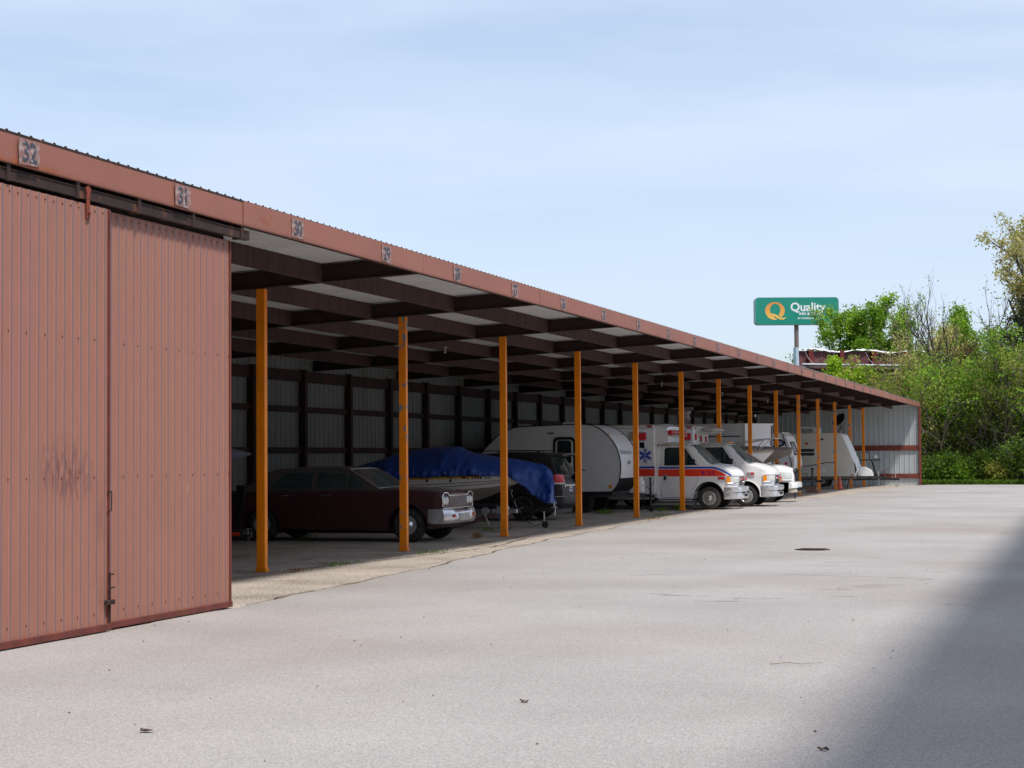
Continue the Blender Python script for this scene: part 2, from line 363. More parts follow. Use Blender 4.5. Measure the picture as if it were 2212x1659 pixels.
# ------------------------------------------------------------------ ground
def sheet(name, xs_of_y, ys, dz, m):
    b = MB(); rows = []
    for y in ys:
        a, c = xs_of_y(y); n = 6
        rows.append([(a + (c - a) * i / n, y, zg(y) + dz) for i in range(n + 1)])
    b.loft(rows, caps=False, closed=False); return struct(b.build(name, m))
GRASSM = mat('meadow ground', (0.055, 0.085, 0.025), 0.95, var=0.4, vs=0.8, col2=(0.10, 0.085, 0.05), c2s=0.4)
sheet('ground', lambda y: (-900, 900), [-300, -50, -20, 0, 30, 60, 65, 70, 75, 80, 90, 95, 98, 101, 104, 107, 110, 113, 130, 300, 1600], -0.012, GRASSM)
ysl = [-20 + i * 1.0 for i in range(134)]
sheet('shed_floor', lambda y: (-20.4, -9.0), [y for y in ysl if y < 111.5] + [111.2], -0.004, APR)
EDGE = [(-20, -9.7), (14, -9.80), (19.6, -9.86), (24, -10.05), (28, -10.35), (32, -10.75), (36, -11.0), (44, -11.3), (52, -11.45), (60, -11.3), (68, -11.0), (76, -10.65), (90, -10.1), (100, -9.75), (112, -9.5)]
rn = random.Random(3); jit = {}
def edge(y):
    k = round(y * 4)
    if k not in jit: jit[k] = rn.uniform(-0.045, 0.045)
    return lerp(EDGE, y) + jit[k] + 0.05 * math.sin(y * 1.7) + 0.03 * math.sin(y * 4.1)
b = MB(); rows = []
y = -20.0
while y <= 111.6:
    x1 = 30.0; a = edge(y); cut = 111.6
    rows.append([(a, y, zg(y) + 0.002), (a + 0.25, y, zg(y) + 0.006)] + [(a + 0.25 + (x1 - a - 0.25) * i / 5, y, zg(y) + 0.006) for i in range(1, 6)]); y += 0.5
b.loft(rows, caps=False, closed=False); struct(b.build('asphalt_lot', ASPH))
# cracks in the paving
def ribbon(name, pts, w, m, dz=0.010, seed=0, jit_=0.03):
    rs = random.Random(seed); b = MB(); P = []
    for (x0, y0), (x1, y1) in zip(pts, pts[1:]):
        n = max(2, int(math.hypot(x1 - x0, y1 - y0) / 0.25))
        for i in range(n): P.append((x0 + (x1 - x0) * i / n + rs.uniform(-jit_, jit_), y0 + (y1 - y0) * i / n + rs.uniform(-jit_, jit_)))
    vs = []; fs = []
    for i, (x, y) in enumerate(P):
        q = P[min(i + 1, len(P) - 1)]; p = P[max(i - 1, 0)]; dx, dy = q[0] - p[0], q[1] - p[1]; l = math.hypot(dx, dy) + 1e-6
        ww = w * rs.uniform(0.3, 1.2) / 2; vs += [(x - dy / l * ww, y + dx / l * ww, zg(y) + dz), (x + dy / l * ww, y - dx / l * ww, zg(y) + dz)]
        if i: fs.append((2 * i - 2, 2 * i - 1, 2 * i + 1, 2 * i))
    b.add(vs, fs); return struct(b.build(name, m))
CRK = mat('dirt filled crack', (0.085, 0.055, 0.038), 0.95, var=0.3, vs=8)
ribbon('pavement_crack', [(edge(y) - 0.02, y) for y in xr(19.5, 60, 50)], 0.035, CRK, 0.009, 1, 0.02)
ribbon('pavement_crack', [(-12.3, 25.6), (-11.7, 29), (-11.3, 33), (-11.8, 37)], 0.05, CRK, 0.003, 2)
ribbon('pavement_crack', [(-13.6, 24.6), (-13.2, 27.5), (-13.4, 30.0)], 0.03, CRK, 0.003, 3)
ribbon('pavement_crack', [(-11.9, 33), (-12.2, 38), (-12.6, 44), (-12.4, 50)], 0.04, CRK, 0.003, 4)
ribbon('pavement_crack', [(-12.9, 20), (-12.4, 23), (-11.8, 26)], 0.03, CRK, 0.003, 5)
ribbon('pavement_crack', [(-11.9, 48), (-12.2, 55), (-11.9, 66)], 0.05, CRK, 0.003, 6)
for n_ in range(14):
    yb = kY(3.5 + 2 * n_); ribbon('pavement_crack', [(XP - 0.75, yb + 0.12), (XP, yb - 0.1), (XP + 0.7, yb + 0.1)], 0.06, mat('rust dust', (0.13, 0.065, 0.035), 0.95, var=0.4, vs=9), 0.002, 80 + n_, 0.05)
ACR = mat('asphalt hairline', (0.17, 0.14, 0.125), 0.95, var=0.3, vs=8)
for i, pts in enumerate([[(-8.2, 24), (-5.6, 26.2)], [(-6.9, 33), (-3.2, 30.5)], [(-4.6, 28.6), (-2.6, 28.0)], [(-9.4, 47), (-6, 50)], [(-5.2, 40), (-3.6, 39.2)], [(-8.6, 60), (-6.5, 64)], [(-4.4, 26.2), (-1.9, 25.6)]]):
    ribbon('pavement_crack', pts, 0.022, ACR, 0.010, 20 + i)
rz_ = random.Random(44)
for i in range(16):
    xx, yy, ll = rz_.uniform(-5.5, -1.6), rz_.uniform(21, 31), rz_.uniform(0.25, 0.9); ribbon('pavement_crack', [(xx, yy), (xx + ll * 0.5, yy + rz_.uniform(-.05, .1)), (xx + ll, yy + rz_.uniform(0, .25))], 0.03, ACR, 0.010, 120 + i, 0.02)
# ------------------------------------------------------------------ storage shed
shed = thing('storage_shed', 'long open fronted brown metal storage shed with orange posts and numbered bays', 'shed', (PX, YN, 0))
def S(b, name, m, smooth=None, label=None, parent=None):
    """build in world coordinates, store relative to the parent"""
    o = shed.location if parent is None else parent
    b.v = [(x - o[0], y - o[1], z - o[2]) for x, y, z in b.v]
    return b.build(name, m, shed, smooth, label)
# fascia in 6.1 m lengths
fys = [YN] + [kY(1.5 + 2 * n) for n in range(-3, 16)]; fys[-1] = YE + 0.1
for a, c in zip(fys, fys[1:]):
    b = MB(); g = 0.008; dx = rn.uniform(-0.008, 0.008)
    b.prism([(PX - 0.05 + dx, 4.662), (PX - 0.012 + dx, 4.655), (PX + dx, 4.668), (PX + 0.002 + dx, 4.70), (PX + dx, 4.955), (PX - 0.03 + dx, 4.97), (PX - 0.05 + dx, 4.96)], a + g, c - g)
    S(b, 'fascia_panel', FASC)
# roof sheet: corrugated, ribs run front to back
def ribsheet(y0, y1, pitch, rw, rh, fn, m, mirib=0):
    """profile strip; fn(y, h)->two end points"""
    b = MB(); ys = []
    y = y0
    while y < y1 - pitch:
        ys += [(y, 0), (y + pitch - 2 * rw, 0), (y + pitch - 1.5 * rw, rh), (y + pitch - 0.5 * rw, rh)]; y += pitch
    ys += [(y, 0), (y1, 0)]
    vs = []; fs = []; mi = []
    for yy, h in ys: p, q = fn(yy, h); vs += [p, q]
    for i in range(len(ys) - 1):
        b.add([], []); fs.append((2 * i, 2 * i + 1, 2 * i + 3, 2 * i + 2)); mi.append(mirib if (ys[i][1] > 0 and ys[i + 1][1] > 0) else 0)
    b.v = vs; b.f = fs; b.m = mi; return b
b = ribsheet(YN, YE + 0.05, 0.203, 0.03, 0.020, lambda y, h: ((PX - 0.014, y, 4.962 + h), (PB - 0.1, y, zu(PB) + 0.30 + h)), None)
S(b, 'roof_sheet', ROOFU)
b = MB(); up = []; y = YN + 0.203 - 0.045
while y < YE:
    for dy, h in ((-0.1, 4.966), (-0.022, 4.966), (-0.018, 4.980), (0.012, 4.980), (0.016, 4.966)): up.append((y + dy, h))
    y += 0.203
b.loft([[(PX - 0.012, yy, 4.94), (PX - 0.012, yy, h), (PX - 0.004, yy, h), (PX - 0.004, yy, 4.94)] for yy, h in up]); S(b, 'rib_closure_strip', RDARK)
# cross beams and purlins
for n in range(-3, 15):
    y = kY(1.5 + 2 * n)
    b = MB(); w = 0.075
    for (p, q, hh, t) in ((w, 0.0, 0.012, 0), (0.012, 0.012, 0.27, 0), (w, 0.27, 0.28, 0)):
        pass
    def bb(y0, y1, h0, h1):
        b.add([(PX - 0.06, y0, zu(PX) + h0), (PX - 0.06, y1, zu(PX) + h0), (PX - 0.06, y1, zu(PX) + h1), (PX - 0.06, y0, zu(PX) + h1),
               (PB, y0, zu(PB) + h0), (PB, y1, zu(PB) + h0), (PB, y1, zu(PB) + h1), (PB, y0, zu(PB) + h1)],
              [(0, 1, 2, 3), (7, 6, 5, 4), (0, 4, 5, 1), (1, 5, 6, 2), (2, 6, 7, 3), (3, 7, 4, 0)])
    bb(y - 0.065, y + 0.065, 0, 0.014); bb(y - 0.008, y + 0.008, 0.014, 0.27); bb(y - 0.065, y + 0.065, 0.27, 0.282)
    S(b, 'cross_beam', BEAM)
for i in range(1, 6):
    x = PX - 1.72 * i; z = zu(x); b = MB()
    b.prism([(x + 0.03, z + 0.004), (x + 0.03, z + 0.295), (x + 0.022, z + 0.295), (x + 0.022, z + 0.012), (x - 0.05, z + 0.012), (x - 0.05, z + 0.004)], YN, YE - 0.02)
    S(b, 'purlin', PURL)
b = MB(); b.prism([(PX - 0.09, 4.665), (PX - 0.09, 4.95), (PX - 0.12, 4.95), (PX - 0.12, 4.665)], YN, YE - 0.02); S(b, 'eave_beam', BEAM)
# posts
chip = {1, 9, 10, 11, 12}
for n in range(-4, 14):
    y = kY(3.5 + 2 * n); z0 = zg(y); b = MB(); zt = zu(XP) - 0.004
    b.box(XP - 0.075, XP + 0.075, y - 0.05, y + 0.05, z0 - 0.02, zt, b=0.006)
    b.box(XP - 0.09, XP + 0.09, y - 0.062, y + 0.062, z0 - 0.02, z0 + 0.07, b=0.006)
    if n in (0, 1, 5): # weld seams and dents
        for hz in ((1.35, 1.5, 0.95) if n == 0 else (1.75, 1.2, 0.7) if n == 1 else (0.75, 0.5)):
            b.box(XP - 0.078, XP + 0.02, y - 0.053, y - 0.045, z0 + hz, z0 + hz + 0.012, 0)
    S(b, 'post', ORNC if n in chip else ORNG, label=('chipped orange post with grey primer patches' if n in chip else None))
# back wall, end walls, girts, columns
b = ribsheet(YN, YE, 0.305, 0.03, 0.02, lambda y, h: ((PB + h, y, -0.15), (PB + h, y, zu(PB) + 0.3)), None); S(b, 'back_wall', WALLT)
for i in range(-7, 32):
    y = kY(i + 0.22); 
    if y > YE - 0.3: continue
    b = MB(); b.box(PB + 0.03, PB + 0.2, y - 0.08, y + 0.08, -0.1, zu(PB) + 0.01); S(b, 'wall_column', TIMB)
for z in (0.62, 1.93, 3.02):
    b = MB(); b.box(PB + 0.03, PB + 0.09, YN + 0.1, YE - 0.05, z, z + 0.16); S(b, 'wall_girt', TIMB)
b = MB(); b.box(PB + 0.03, PB + 0.10, YN + 0.1, YE - 0.05, 3.84, 4.14); S(b, 'wall_girt', TIMB)
def endwall(y, s, m, mg, name):
    b = ribsheet(0, abs(PB - PX) - 0.1, 0.305, 0.035, 0.02, lambda t, h: ((PX - 0.08 - t, y + s * h, -0.3), (PX - 0.08 - t, y + s * h, zu(PX - 0.08 - t) + 0.27)), None, 1)
    b.m = [0] * len(b.f); S(b, name, m)
    for z0, z1 in ((0.26, 0.54), (1.98, 2.30)):
        b = MB(); b.box(PB + 0.1, PX - 0.08, y + s * 0.03, y + s * 0.09, z0, z1); S(b, 'end_girt', mg)
    b = MB(); b.box(PX - 0.10, PX + 0.03, y - 0.14, y + 0.02, -0.3, 4.94, b=0.005); S(b, 'corner_post', mg)
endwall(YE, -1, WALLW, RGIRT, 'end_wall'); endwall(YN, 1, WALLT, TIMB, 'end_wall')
# sliding doors
def door(y0, y1, x, lab, hang=None):
    o = (0, 0, 0)
    b = ribsheet(y0, y1, 0.1525, 0.022, 0.013, lambda y, h: ((x + h, y, 0.07), (x + h, y, 4.455)), None, 1); d = S(b, 'sliding_door', [DOOR, RIB], label=lab)
    def C(bm, name, m, smooth=None):
        bm.v = [(a - shed.location[0], c - shed.location[1], e) for a, c, e in bm.v]; return bm.build(name, m, d, smooth)
    q = MB(); q.box(x - 0.04, x + 0.035, y0 - 0.02, y1 + 0.02, 0.015, 0.085, b=0.004); q.box(x - 0.04, x - 0.004, y0 + 0.01, y1 - 0.01, 0.085, 0.12); C(q, 'bottom_rail', RUST)
    q = MB(); q.box(x - 0.05, x + 0.022, y1 - 0.012, y1 + 0.012, 0.05, 4.45); q.box(x - 0.05, x + 0.018, y0 - 0.012, y0 + 0.012, 0.05, 4.45); q.box(x - 0.05, x - 0.01, y0, y1, 4.38, 4.44); C(q, 'edge_trim', RUST)
    q = MB()
    for z in (0.2, 1.62, 3.05, 4.40):
        yy = y0 + 0.1
        while yy < y1: q.lathe([(0.008, 0), (0.008, 0.006), (0.003, 0.009)], (x + 0.001, yy + rn.uniform(-.01, .01), z), 'x', 6); yy += 0.1525 * (2 if z < 4 else 1)
    C(q, 'screw_row', RDARK)
    for yy in ([] if hang is None else [hang]):
        q = MB(); q.box(x + 0.016, x + 0.03, yy - 0.03, yy + 0.03, 4.30, 4.56, b=0.004); q.lathe([(0.02, 0), (0.02, 0.02)], (x + 0.03, yy, 4.36), 'x', 8); q.lathe([(0.045, 0), (0.045, 0.03)], (x + 0.0, yy, 4.60), 'x', 12)
        C(q, 'hanger', mat('orange rusted hanger', (0.20, 0.04, 0.015), 0.8, var=0.4, vs=15))
    return d, C
d1, C1 = door(10.9, 16.15, -9.80, 'nearest terracotta sliding door with grey chalky ribs and dark stain', 15.72)
d2, C2 = door(16.19, 19.05, -9.88, 'terracotta sliding door beside the first open bay')
q = MB()   # latch rod, hasp and padlock between the two doors
q.tube([(-9.765, 16.14, 0.10), (-9.765, 16.14, 0.62)], 0.009, 6); q.tube([(-9.76, 16.12, 0.46), (-9.76, 16.22, 0.46)], 0.010, 6); q.tube([(-9.76, 16.12, 0.60), (-9.76, 16.20, 0.60)], 0.010, 6)
q.box(-9.775, -9.735, 16.04, 16.2, 0.285, 0.335, b=0.006); q.box(-9.785, -9.770, 16.12, 16.18, 1.46, 1.475); q.box(-9.785, -9.770, 16.12, 16.18, 1.26, 1.275); q.tube([(-9.772, 16.18, 1.27), (-9.772, 16.18, 1.47)], 0.006, 6)
C1(q, 'latch', RDARK)
b = MB(); b.box(-9.86, -9.79, YN, 19.42, 4.50, 4.60); b.box(-9.88, -9.78, YN, 19.40, 4.603, 4.612); 
for yy in xr(-4, 19.2, 19): b.box(-9.9, -9.775, yy - 0.03, yy + 0.03, 4.49, 4.655)
S(b, 'door_track', RDARK)
b = MB(); b.box(-9.98, -9.93, YN, 19.0, 4.30, 4.94); S(b, 'dark_gap_board', BEAM)  # dark board added to black out the shaded gap over the track
d3, C3 = door(5.6, 10.85, -9.88, 'terracotta sliding door beyond the nearest one'); d4, C4 = door(0.2, 5.55, -9.80, 'terracotta sliding door second in the row'); d5, C5 = door(YN + 0.1, 0.15, -9.88, 'terracotta sliding door at the near end')
# white jamb strip at the door's edge
b = MB(); b.box(-9.985, -9.93, 19.02, 19.06, 0.0, 4.5); S(b, 'door_jamb', mat('pale jamb strip', (0.6, 0.62, 0.64), 0.5, var=0.15))
# number plates on the fascia
PLT = mat('worn plate paint', (0.27, 0.14, 0.12), 0.8, var=0.2, vs=25, col2=(0.40, 0.33, 0.32), c2s=22, c2lo=0.45, c2hi=0.75)
DIG = mat('stencil blue grey', (0.06, 0.065, 0.085), 0.8, var=0.3, vs=30, col2=(0.34, 0.33, 0.36), c2s=16, c2lo=0.60, c2hi=0.70)
ORD = ['first', 'second', 'third', 'fourth', 'fifth', 'sixth', 'seventh', 'eighth', 'ninth', 'tenth', 'eleventh', 'twelfth', 'thirteenth', 'fourteenth']
def plate_label(k, num):
    if k == 0: return 'worn plate 32 on the fascia above the nearest sliding door'
    if k == 1: return 'worn plate 31 on the fascia above the sliding door beside the open bays'
    if k == 2: return 'worn plate 30, first plate over the open bays'
    if k == 3: return 'worn plate 29, second plate over the open bays'
    if k >= 30: return f"faded plate {num} past the last orange post, {'left' if k == 30 else 'right'} of those two"
    i = (k - 4) // 2; return f"worn plate {num}, {'left' if k % 2 == 0 else 'right'} one between the {ORD[i]} and {ORD[i + 1]} orange posts"
for k in range(32):
    num = 32 - k; y = kY(k)
    t = thing('number_sign', plate_label(k, num), 'number sign', (PX + 0.008, y, 4.80), group='bay number plates on the fascia')
    b = MB(); s = rn.uniform(-0.02, 0.02)
    b.prism([(-0.17, -0.125 + s), (0.18, -0.125 - s), (0.17, 0.125), (-0.18, 0.12)], 0.004, 0.010, 'x'); b.build('plate', PLT, t)
    if k < 20: text_mb(str(num), 0.27, frame4((0.0125, 0, -0.01), (0, 1, 0), (0, 0, 1)), bold=0.006, ext=0.001, space=0.92).build('digits', DIG, t)
    else: text_mb(str(num), 0.22, frame4((0.0125, 0, -0.01), (0, 1, 0), (0, 0, 1)), bold=0.006, ext=0.001, space=0.92, res=1).build('digits', DIG, t)
# bulbs
BULB = mat('frosted bulb glass', (0.40, 0.40, 0.38), 0.2, var=0)
bl = [(39.0, 'fourth post top'), (50.3, ''), (61.4, ''), (72.4, ''), (83.4, '')]
ords = ['nearest', 'second nearest', 'middle', 'second farthest', 'farthest']
for i, (y, _) in enumerate(bl):
    x = -14.5; z = zu(x)
    t = thing('light_bulb', f'bare bulb in a white socket under the shed roof, {ords[i]} of the five', 'light bulb', (x, y, z), group='bare bulbs under the shed roof')
    b = MB(); b.lathe([(0.05, 0), (0.05, -0.02), (0.02, -0.04), (0.02, -0.08)], (0, 0, 0), 'z', 12); b.build('socket', GALV, t)
    b = MB(); b.sphere((0, 0, -0.12), 0.032, 8, (1, 1, 1.35)); b.build('bulb', BULB, t, 60)
# ------------------------------------------------------------------ building on the near side of the lane (behind the camera's right)
wh = thing('warehouse', 'tall tan metal warehouse on the right of the lane, casting the shadow', 'warehouse', (1.74, 30, 0), R_(-0.25))
hb = 7.3
b = ribsheet(-50, 30, 0.305, 0.035, 0.02, lambda y, h: ((-h, y, -0.1), (-h, y, hb)), None); b.m = [0] * len(b.f)
TAN = mat('tan warehouse sheet', (0.74, 0.68, 0.60), 0.6, var=0.1, vs=0.6)
b.build('wall', TAN, wh)
b = MB(); b.box(0.03, 16, -50, 30, -0.1, hb - 0.1); b.build('shell', TAN, wh)
b = MB(); b.prism([(-0.12, hb - 0.15), (-0.12, hb + 0.05), (8, hb + 1.2), (16.2, hb + 0.05), (16.2, hb - 0.15)], -50.1, 30.1); b.build('roof', FASC, wh)
for yy in (-35, -22, -8, 6, 18):
    b = MB(); b.box(-0.05, -0.025, yy, yy + 3.6, 0, 3.6, b=0.004)
    for j in range(1, 8): b.box(-0.058, -0.05, yy + 0.05, yy + 3.55, j * 0.45 - 0.015, j * 0.45)
    b.build('roller_door', WHTD, wh)
# ------------------------------------------------------------------ vehicles
def wheel(parent, x, y, r, w, rim, side, style='steel', tm=None, rm=None, flat=0.0):
    """y = outer face; side -1: outer face towards -y"""
    b = MB(); c = (x, y, r)
    prof = [(rim * 0.98, 0.012), (rim, 0.0), (rim + (r - rim) * 0.3, -0.012), (r - 0.05, -0.006), (r - 0.02, 0.012), (r, 0.04)]
    for i in range(4):
        t = 0.05 + (w - 0.10) * i / 3; prof += [(r, t), (r - 0.008, t + 0.006), (r - 0.008, t + 0.014), (r, t + 0.02)]
    prof += [(r, w - 0.03), (r - 0.02, w - 0.005), (rim, w), (rim, w - 0.02)]
    b.lathe(prof, c, 'y', 40, 0, -side)
    if flat:
        b.v = [(a, q, max(e, flat)) for a, q, e in b.v]
    t = b.build('wheel', tm or RUB, parent, 40)
    R = MB(); s = -side
    if style == 'dome':       # small chrome dog dish cap on a painted steel rim
        R.lathe([(rim, -0.004), (rim - 0.012, -0.006), (rim - 0.02, 0.01), (rim - 0.03, 0.02)], c, 'y', 40, 0, s); R.build('trim_ring', CHRD, t, 50)
        q = MB(); q.lathe([(rim - 0.028, 0.02), (rim * 0.7, 0.045), (rim * 0.62, 0.03), (0.001, 0.03)], c, 'y', 32, 0, s); q.build('rim', MAROON, t, 50)
        q = MB(); q.lathe([(rim * 0.66, 0.028), (rim * 0.62, 0.0), (rim * 0.45, -0.035), (rim * 0.2, -0.052), (0.001, -0.055)], c, 'y', 32, 0, s); q.build('hubcap', CHR, t, 50)
    elif style == 'truck':    # polished liner with hand holes
        R.lathe([(rim, -0.006), (rim - 0.012, -0.012), (rim - 0.03, 0.0), (rim - 0.045, 0.035), (rim * 0.62, 0.055), (rim * 0.5, 0.04), (rim * 0.42, 0.0), (rim * 0.40, -0.03), (rim * 0.3, -0.05), (0.001, -0.055)], c, 'y', 40, 0, s)
        R.build('rim', rm or STEEL, t, 40)
        q = MB()
        for k in range(8):
            a = 2 * math.pi * k / 8 + 0.2; q.lathe([(0.02, 0), (0.02, 0.012), (0.001, 0.012)], (x + math.cos(a) * rim * 0.74, y + s * 0.038, r + math.sin(a) * rim * 0.74), 'y', 10, 0, -s)
        q.build('hand_hole', INK, t)
        q = MB()
        for k in range(8):
            a = 2 * math.pi * k / 8; q.lathe([(0.014, 0), (0.014, 0.03), (0.001, 0.034)], (x + math.cos(a) * rim * 0.47, y + s * 0.035, r + math.sin(a) * rim * 0.47), 'y', 6, 0, -s)
        q.build('lug_nut', CHR, t)
    elif style == 'spoke':
        R.lathe([(rim, -0.004), (rim - 0.015, -0.008), (rim - 0.02, 0.02), (rim - 0.025, 0.11), (0.001, 0.115)], c, 'y', 40, 0, s); R.build('rim', BLKP, t, 40)
        q = MB()
        for k in range(14):
            a = 2 * math.pi * k / 14; ca, sa = math.cos(a), math.sin(a); d = 0.016
            q.prism([(x + ca * 0.05 - sa * d * .6, r + sa * 0.05 + ca * d * .6), (x + ca * (rim - .012) - sa * d, r + sa * (rim - .012) + ca * d), (x + ca * (rim - .012) + sa * d, r + sa * (rim - .012) - ca * d), (x + ca * 0.05 + sa * d * .6, r + sa * 0.05 - ca * d * .6)], y + s * 0.004, y + s * 0.03)
        q.lathe([(0.06, 0.03), (0.06, -0.002), (0.001, -0.006)], c, 'y', 20, 0, s)
        q.build('spokes', ALLOY, t)
    else:
        R.lathe([(rim, 0.0), (rim - 0.02, 0.03), (rim * 0.7, 0.05), (rim * 0.55, 0.02), (rim * 0.3, 0.02), (rim * 0.28, -0.03), (0.001, -0.035)], c, 'y', 28, 0, s); R.build('rim', rm or GALV, t, 40)
    return t

# ---- old maroon sedan -------------------------------------------------------
def sedan():
    t = thing('old_sedan', 'dusty dark maroon vintage four door sedan with chrome front bumper and grille', 'car', (-13.72, 35.53, 0))
    A = 0.41
    B1 = Body([(-4.9, 0.80), (-4.82, 0.98), (-4.4, 1.06), (-3.6, 1.09), (-1.05, 1.105), (-0.4, 1.115), (0.2, 1.10), (0.55, 1.075), (0.70, 1.045), (0.765, 0.99), (0.785, 0.93)],
              [(-4.9, 0.90), (-4.2, 0.98), (-2, 1.02), (0.2, 1.01), (0.6, 0.985), (0.785, 0.95)], 0.27, [(0, A + .03, 0.36), (-3.42, A, 0.34)],
              [(0.2, 0.94), (0.34, 0.965), (0.55, 0.985), (0.66, 0.998), (0.70, 0.985), (0.85, 0.985), (0.93, 0.992), (1.1, 0.955)], rad=0.05, crown=0.035,
              bot=[(-4.9, 0.45), (-4.5, 0.36), (-4, 0.27), (0.45, 0.27), (0.6, 0.42), (0.785, 0.62)])
    b = MB(); B1.mesh(b, nz=12, ny=10, step=0.1); b.build('body', MAROON, t, 28)
    G = Body([(-4.02, 1.10), (-3.72, 1.30), (-3.42, 1.49), (-3.22, 1.545), (-2.6, 1.585), (-1.8, 1.585), (-1.42, 1.56), (-1.22, 1.50), (-0.62, 1.115)],
             [(-4.02, 0.86), (-3.3, 0.92), (-1.4, 0.93), (-0.62, 0.90)], 1.06, [], [(1.06, 1.0), (1.12, 1.0), (1.50, 0.83), (1.6, 0.79)], rad=0.05, crown=0.03)
    b = MB(); G.mesh(b, nz=6, ny=10, step=0.1); b.build('cabin', DUST, t, 30)
    wins = [[(-3.30, 1.13), (-2.25, 1.13), (-2.25, 1.50), (-2.80, 1.495), (-3.02, 1.44)], [(-2.15, 1.13), (-1.45, 1.13), (-1.45, 1.475), (-2.15, 1.50)], [(-1.42, 1.13), (-0.98, 1.13), (-1.27, 1.41), (-1.42, 1.46)]]
    for i, w in enumerate(wins):
        for s in (-1, 1):
            b = MB(); G.panel(b, w, 0.004, s); b.build('side_window', GLSG, t)
            b = MB(); G.outline(b, w, 0.006, 0.004, s); b.build('window_trim', mat('tarnished trim', (0.20, 0.19, 0.18), 0.5, 0.5, var=0.2), t)
    # windshield and rear glass as curved grids
    def glass(x0, z0, x1, z1, w0, w1, bow, name, m, off):
        b = MB(); rows = []
        for i in range(7):
            u = i / 6; row = []
            for j in range(13):
                v = j / 12 * 2 - 1; xx = x0 + (x1 - x0) * u; zz = z0 + (z1 - z0) * u; ww = w0 + (w1 - w0) * u
                row.append((xx - bow * v * v + off * 0.6, v * ww, zz + off + 0.03 * (1 - v * v) * 0.6))
            rows.append(row)
        b.loft(rows, False, closed=False); b.build(name, m, t, 60); return rows
    r = glass(-0.58, 1.125, -1.30, 1.535, 0.90, 0.76, 0.12, 'windshield', GLSG, 0.022)
    b = MB(); b.tube([p for p in r[0]] , 0.010, 6); b.tube(r[-1], 0.010, 6); b.tube([q[0] for q in r], 0.010, 6); b.tube([q[-1] for q in r], 0.010, 6); b.build('windshield_trim', CHRD, t)
    glass(-3.98, 1.13, -3.44, 1.49, 0.80, 0.68, -0.08, 'rear_glass', GLSG, 0.02)
    for y0 in (-0.35, 0.30):
        b = MB(); b.tube([(-0.52, y0 - .25, 1.155), (-0.58, y0, 1.17), (-0.60, y0 + 0.35, 1.18)], 0.007, 5); b.tube([(-0.60, y0 - .1, 1.185), (-0.63, y0 + 0.4, 1.20)], 0.006, 5); b.build('wiper', BLK, t)
    # shut lines and trim
    for x, z0, z1 in ((-2.20, 0.30, 1.09), (-1.0, 0.32, 1.10), (-3.05, 0.62, 1.09)):
        for s in (-1, 1): b = MB(); b.tube([(x + (0.03 if z < 0.6 else 0), s * (B1.w(x, z) + 0.001), z) for z in xr(z0, z1, 8)], 0.004, 4); b.build('door_gap', INK, t)
    b = MB()
    for s in (-1, 1):
        B1.strip(b, xr(-2.92, -0.50, 30), lambda x: 0.345, lambda x: 0.325, 0.004, s)
    b.build('sill_trim', MAROON, t)
    for x in (-2.95, -1.98 + 0.0):
        for s in (-1, 1):
            b = MB(); y = s * (B1.w(x, 0.98) + 0.02); b.tube([(x, y - s * 0.03, 0.985), (x + 0.02, y, 0.99), (x + 0.19, y, 0.995), (x + 0.2, y - s * 0.03, 0.99)], 0.009, 6); b.lathe([(0.013, 0), (0.013, 0.012)], (x + 0.03, s * B1.w(x, .92), 0.925), 'y', 8, 0, s); b.build('door_handle', CHR, t, 50)
    b = MB(); b.loft([[(x, v * (B1.w(x, 1.0) - 0.14), lerp(B1.top, x) + B1.crown * (1 - (v * 0.92) ** 2) + 0.005) for v in xr(-1, 1, 10)] for x in xr(-0.5, 0.68, 12)], False, closed=False); b.build('hood', mat('dusty lit hood', (0.125, 0.085, 0.080), 0.6, var=0.2, vs=3), t, 60)  # dust tone, painted paler for the light falling on the hood top
    # hood crease line / ornament
    b = MB(); b.tube([(-0.45, 0, 1.157), (0.1, 0, 1.145), (0.5, 0, 1.12), (0.72, 0, 1.09)], [0.006, 0.008, 0.012, 0.014], 6); b.build('hood_trim', CHRD, t, 50)
    # front: bezel, grille, lights
    fx = 0.80
    b = MB(); P = [(-0.93, 0.71), (0.93, 0.71), (0.95, 0.80), (0.94, 0.98), (0.86, 1.045), (0.66, 1.045), (0.58, 0.985), (-0.58, 0.985), (-0.66, 1.045), (-0.86, 1.045), (-0.94, 0.98), (-0.95, 0.80)]
    b.tube([(fx + 0.012 - 0.03 * abs(y), y, z) for y, z in P + P[:2]], 0.016, 8); b.build('grille_surround', CHR, t, 50)
    b = MB(); b.prism([(y * .97, z) for y, z in P], fx - 0.06, fx - 0.035, 'x'); b.build('grille_back', INK, t)
    b = MB()
    for i in range(8): z = 0.745 + i * 0.031; b.tube([(fx - 0.005, y, z) for y in (-0.50, 0, 0.50)], 0.0045, 5)
    for i in range(15): y = -0.49 + i * 0.07; b.tube([(fx - 0.008, y, 0.73), (fx - 0.008, y, 0.975)], 0.0035, 5)
    b.build('grille', CHR, t)
    for y in (-0.83, -0.655, 0.655, 0.83):
        b = MB(); b.lathe([(0.086, -0.02), (0.088, 0.02), (0.078, 0.028)], (fx - 0.04, y, 0.865), 'x', 28); h = b.build('headlight', CHR, t, 40)
        b = MB(); b.lathe([(0.078, 0.02), (0.06, 0.04), (0.03, 0.048), (0.001, 0.05)], (fx - 0.04, y, 0.865), 'x', 28); b.build('lens', CLRL, h, 60)
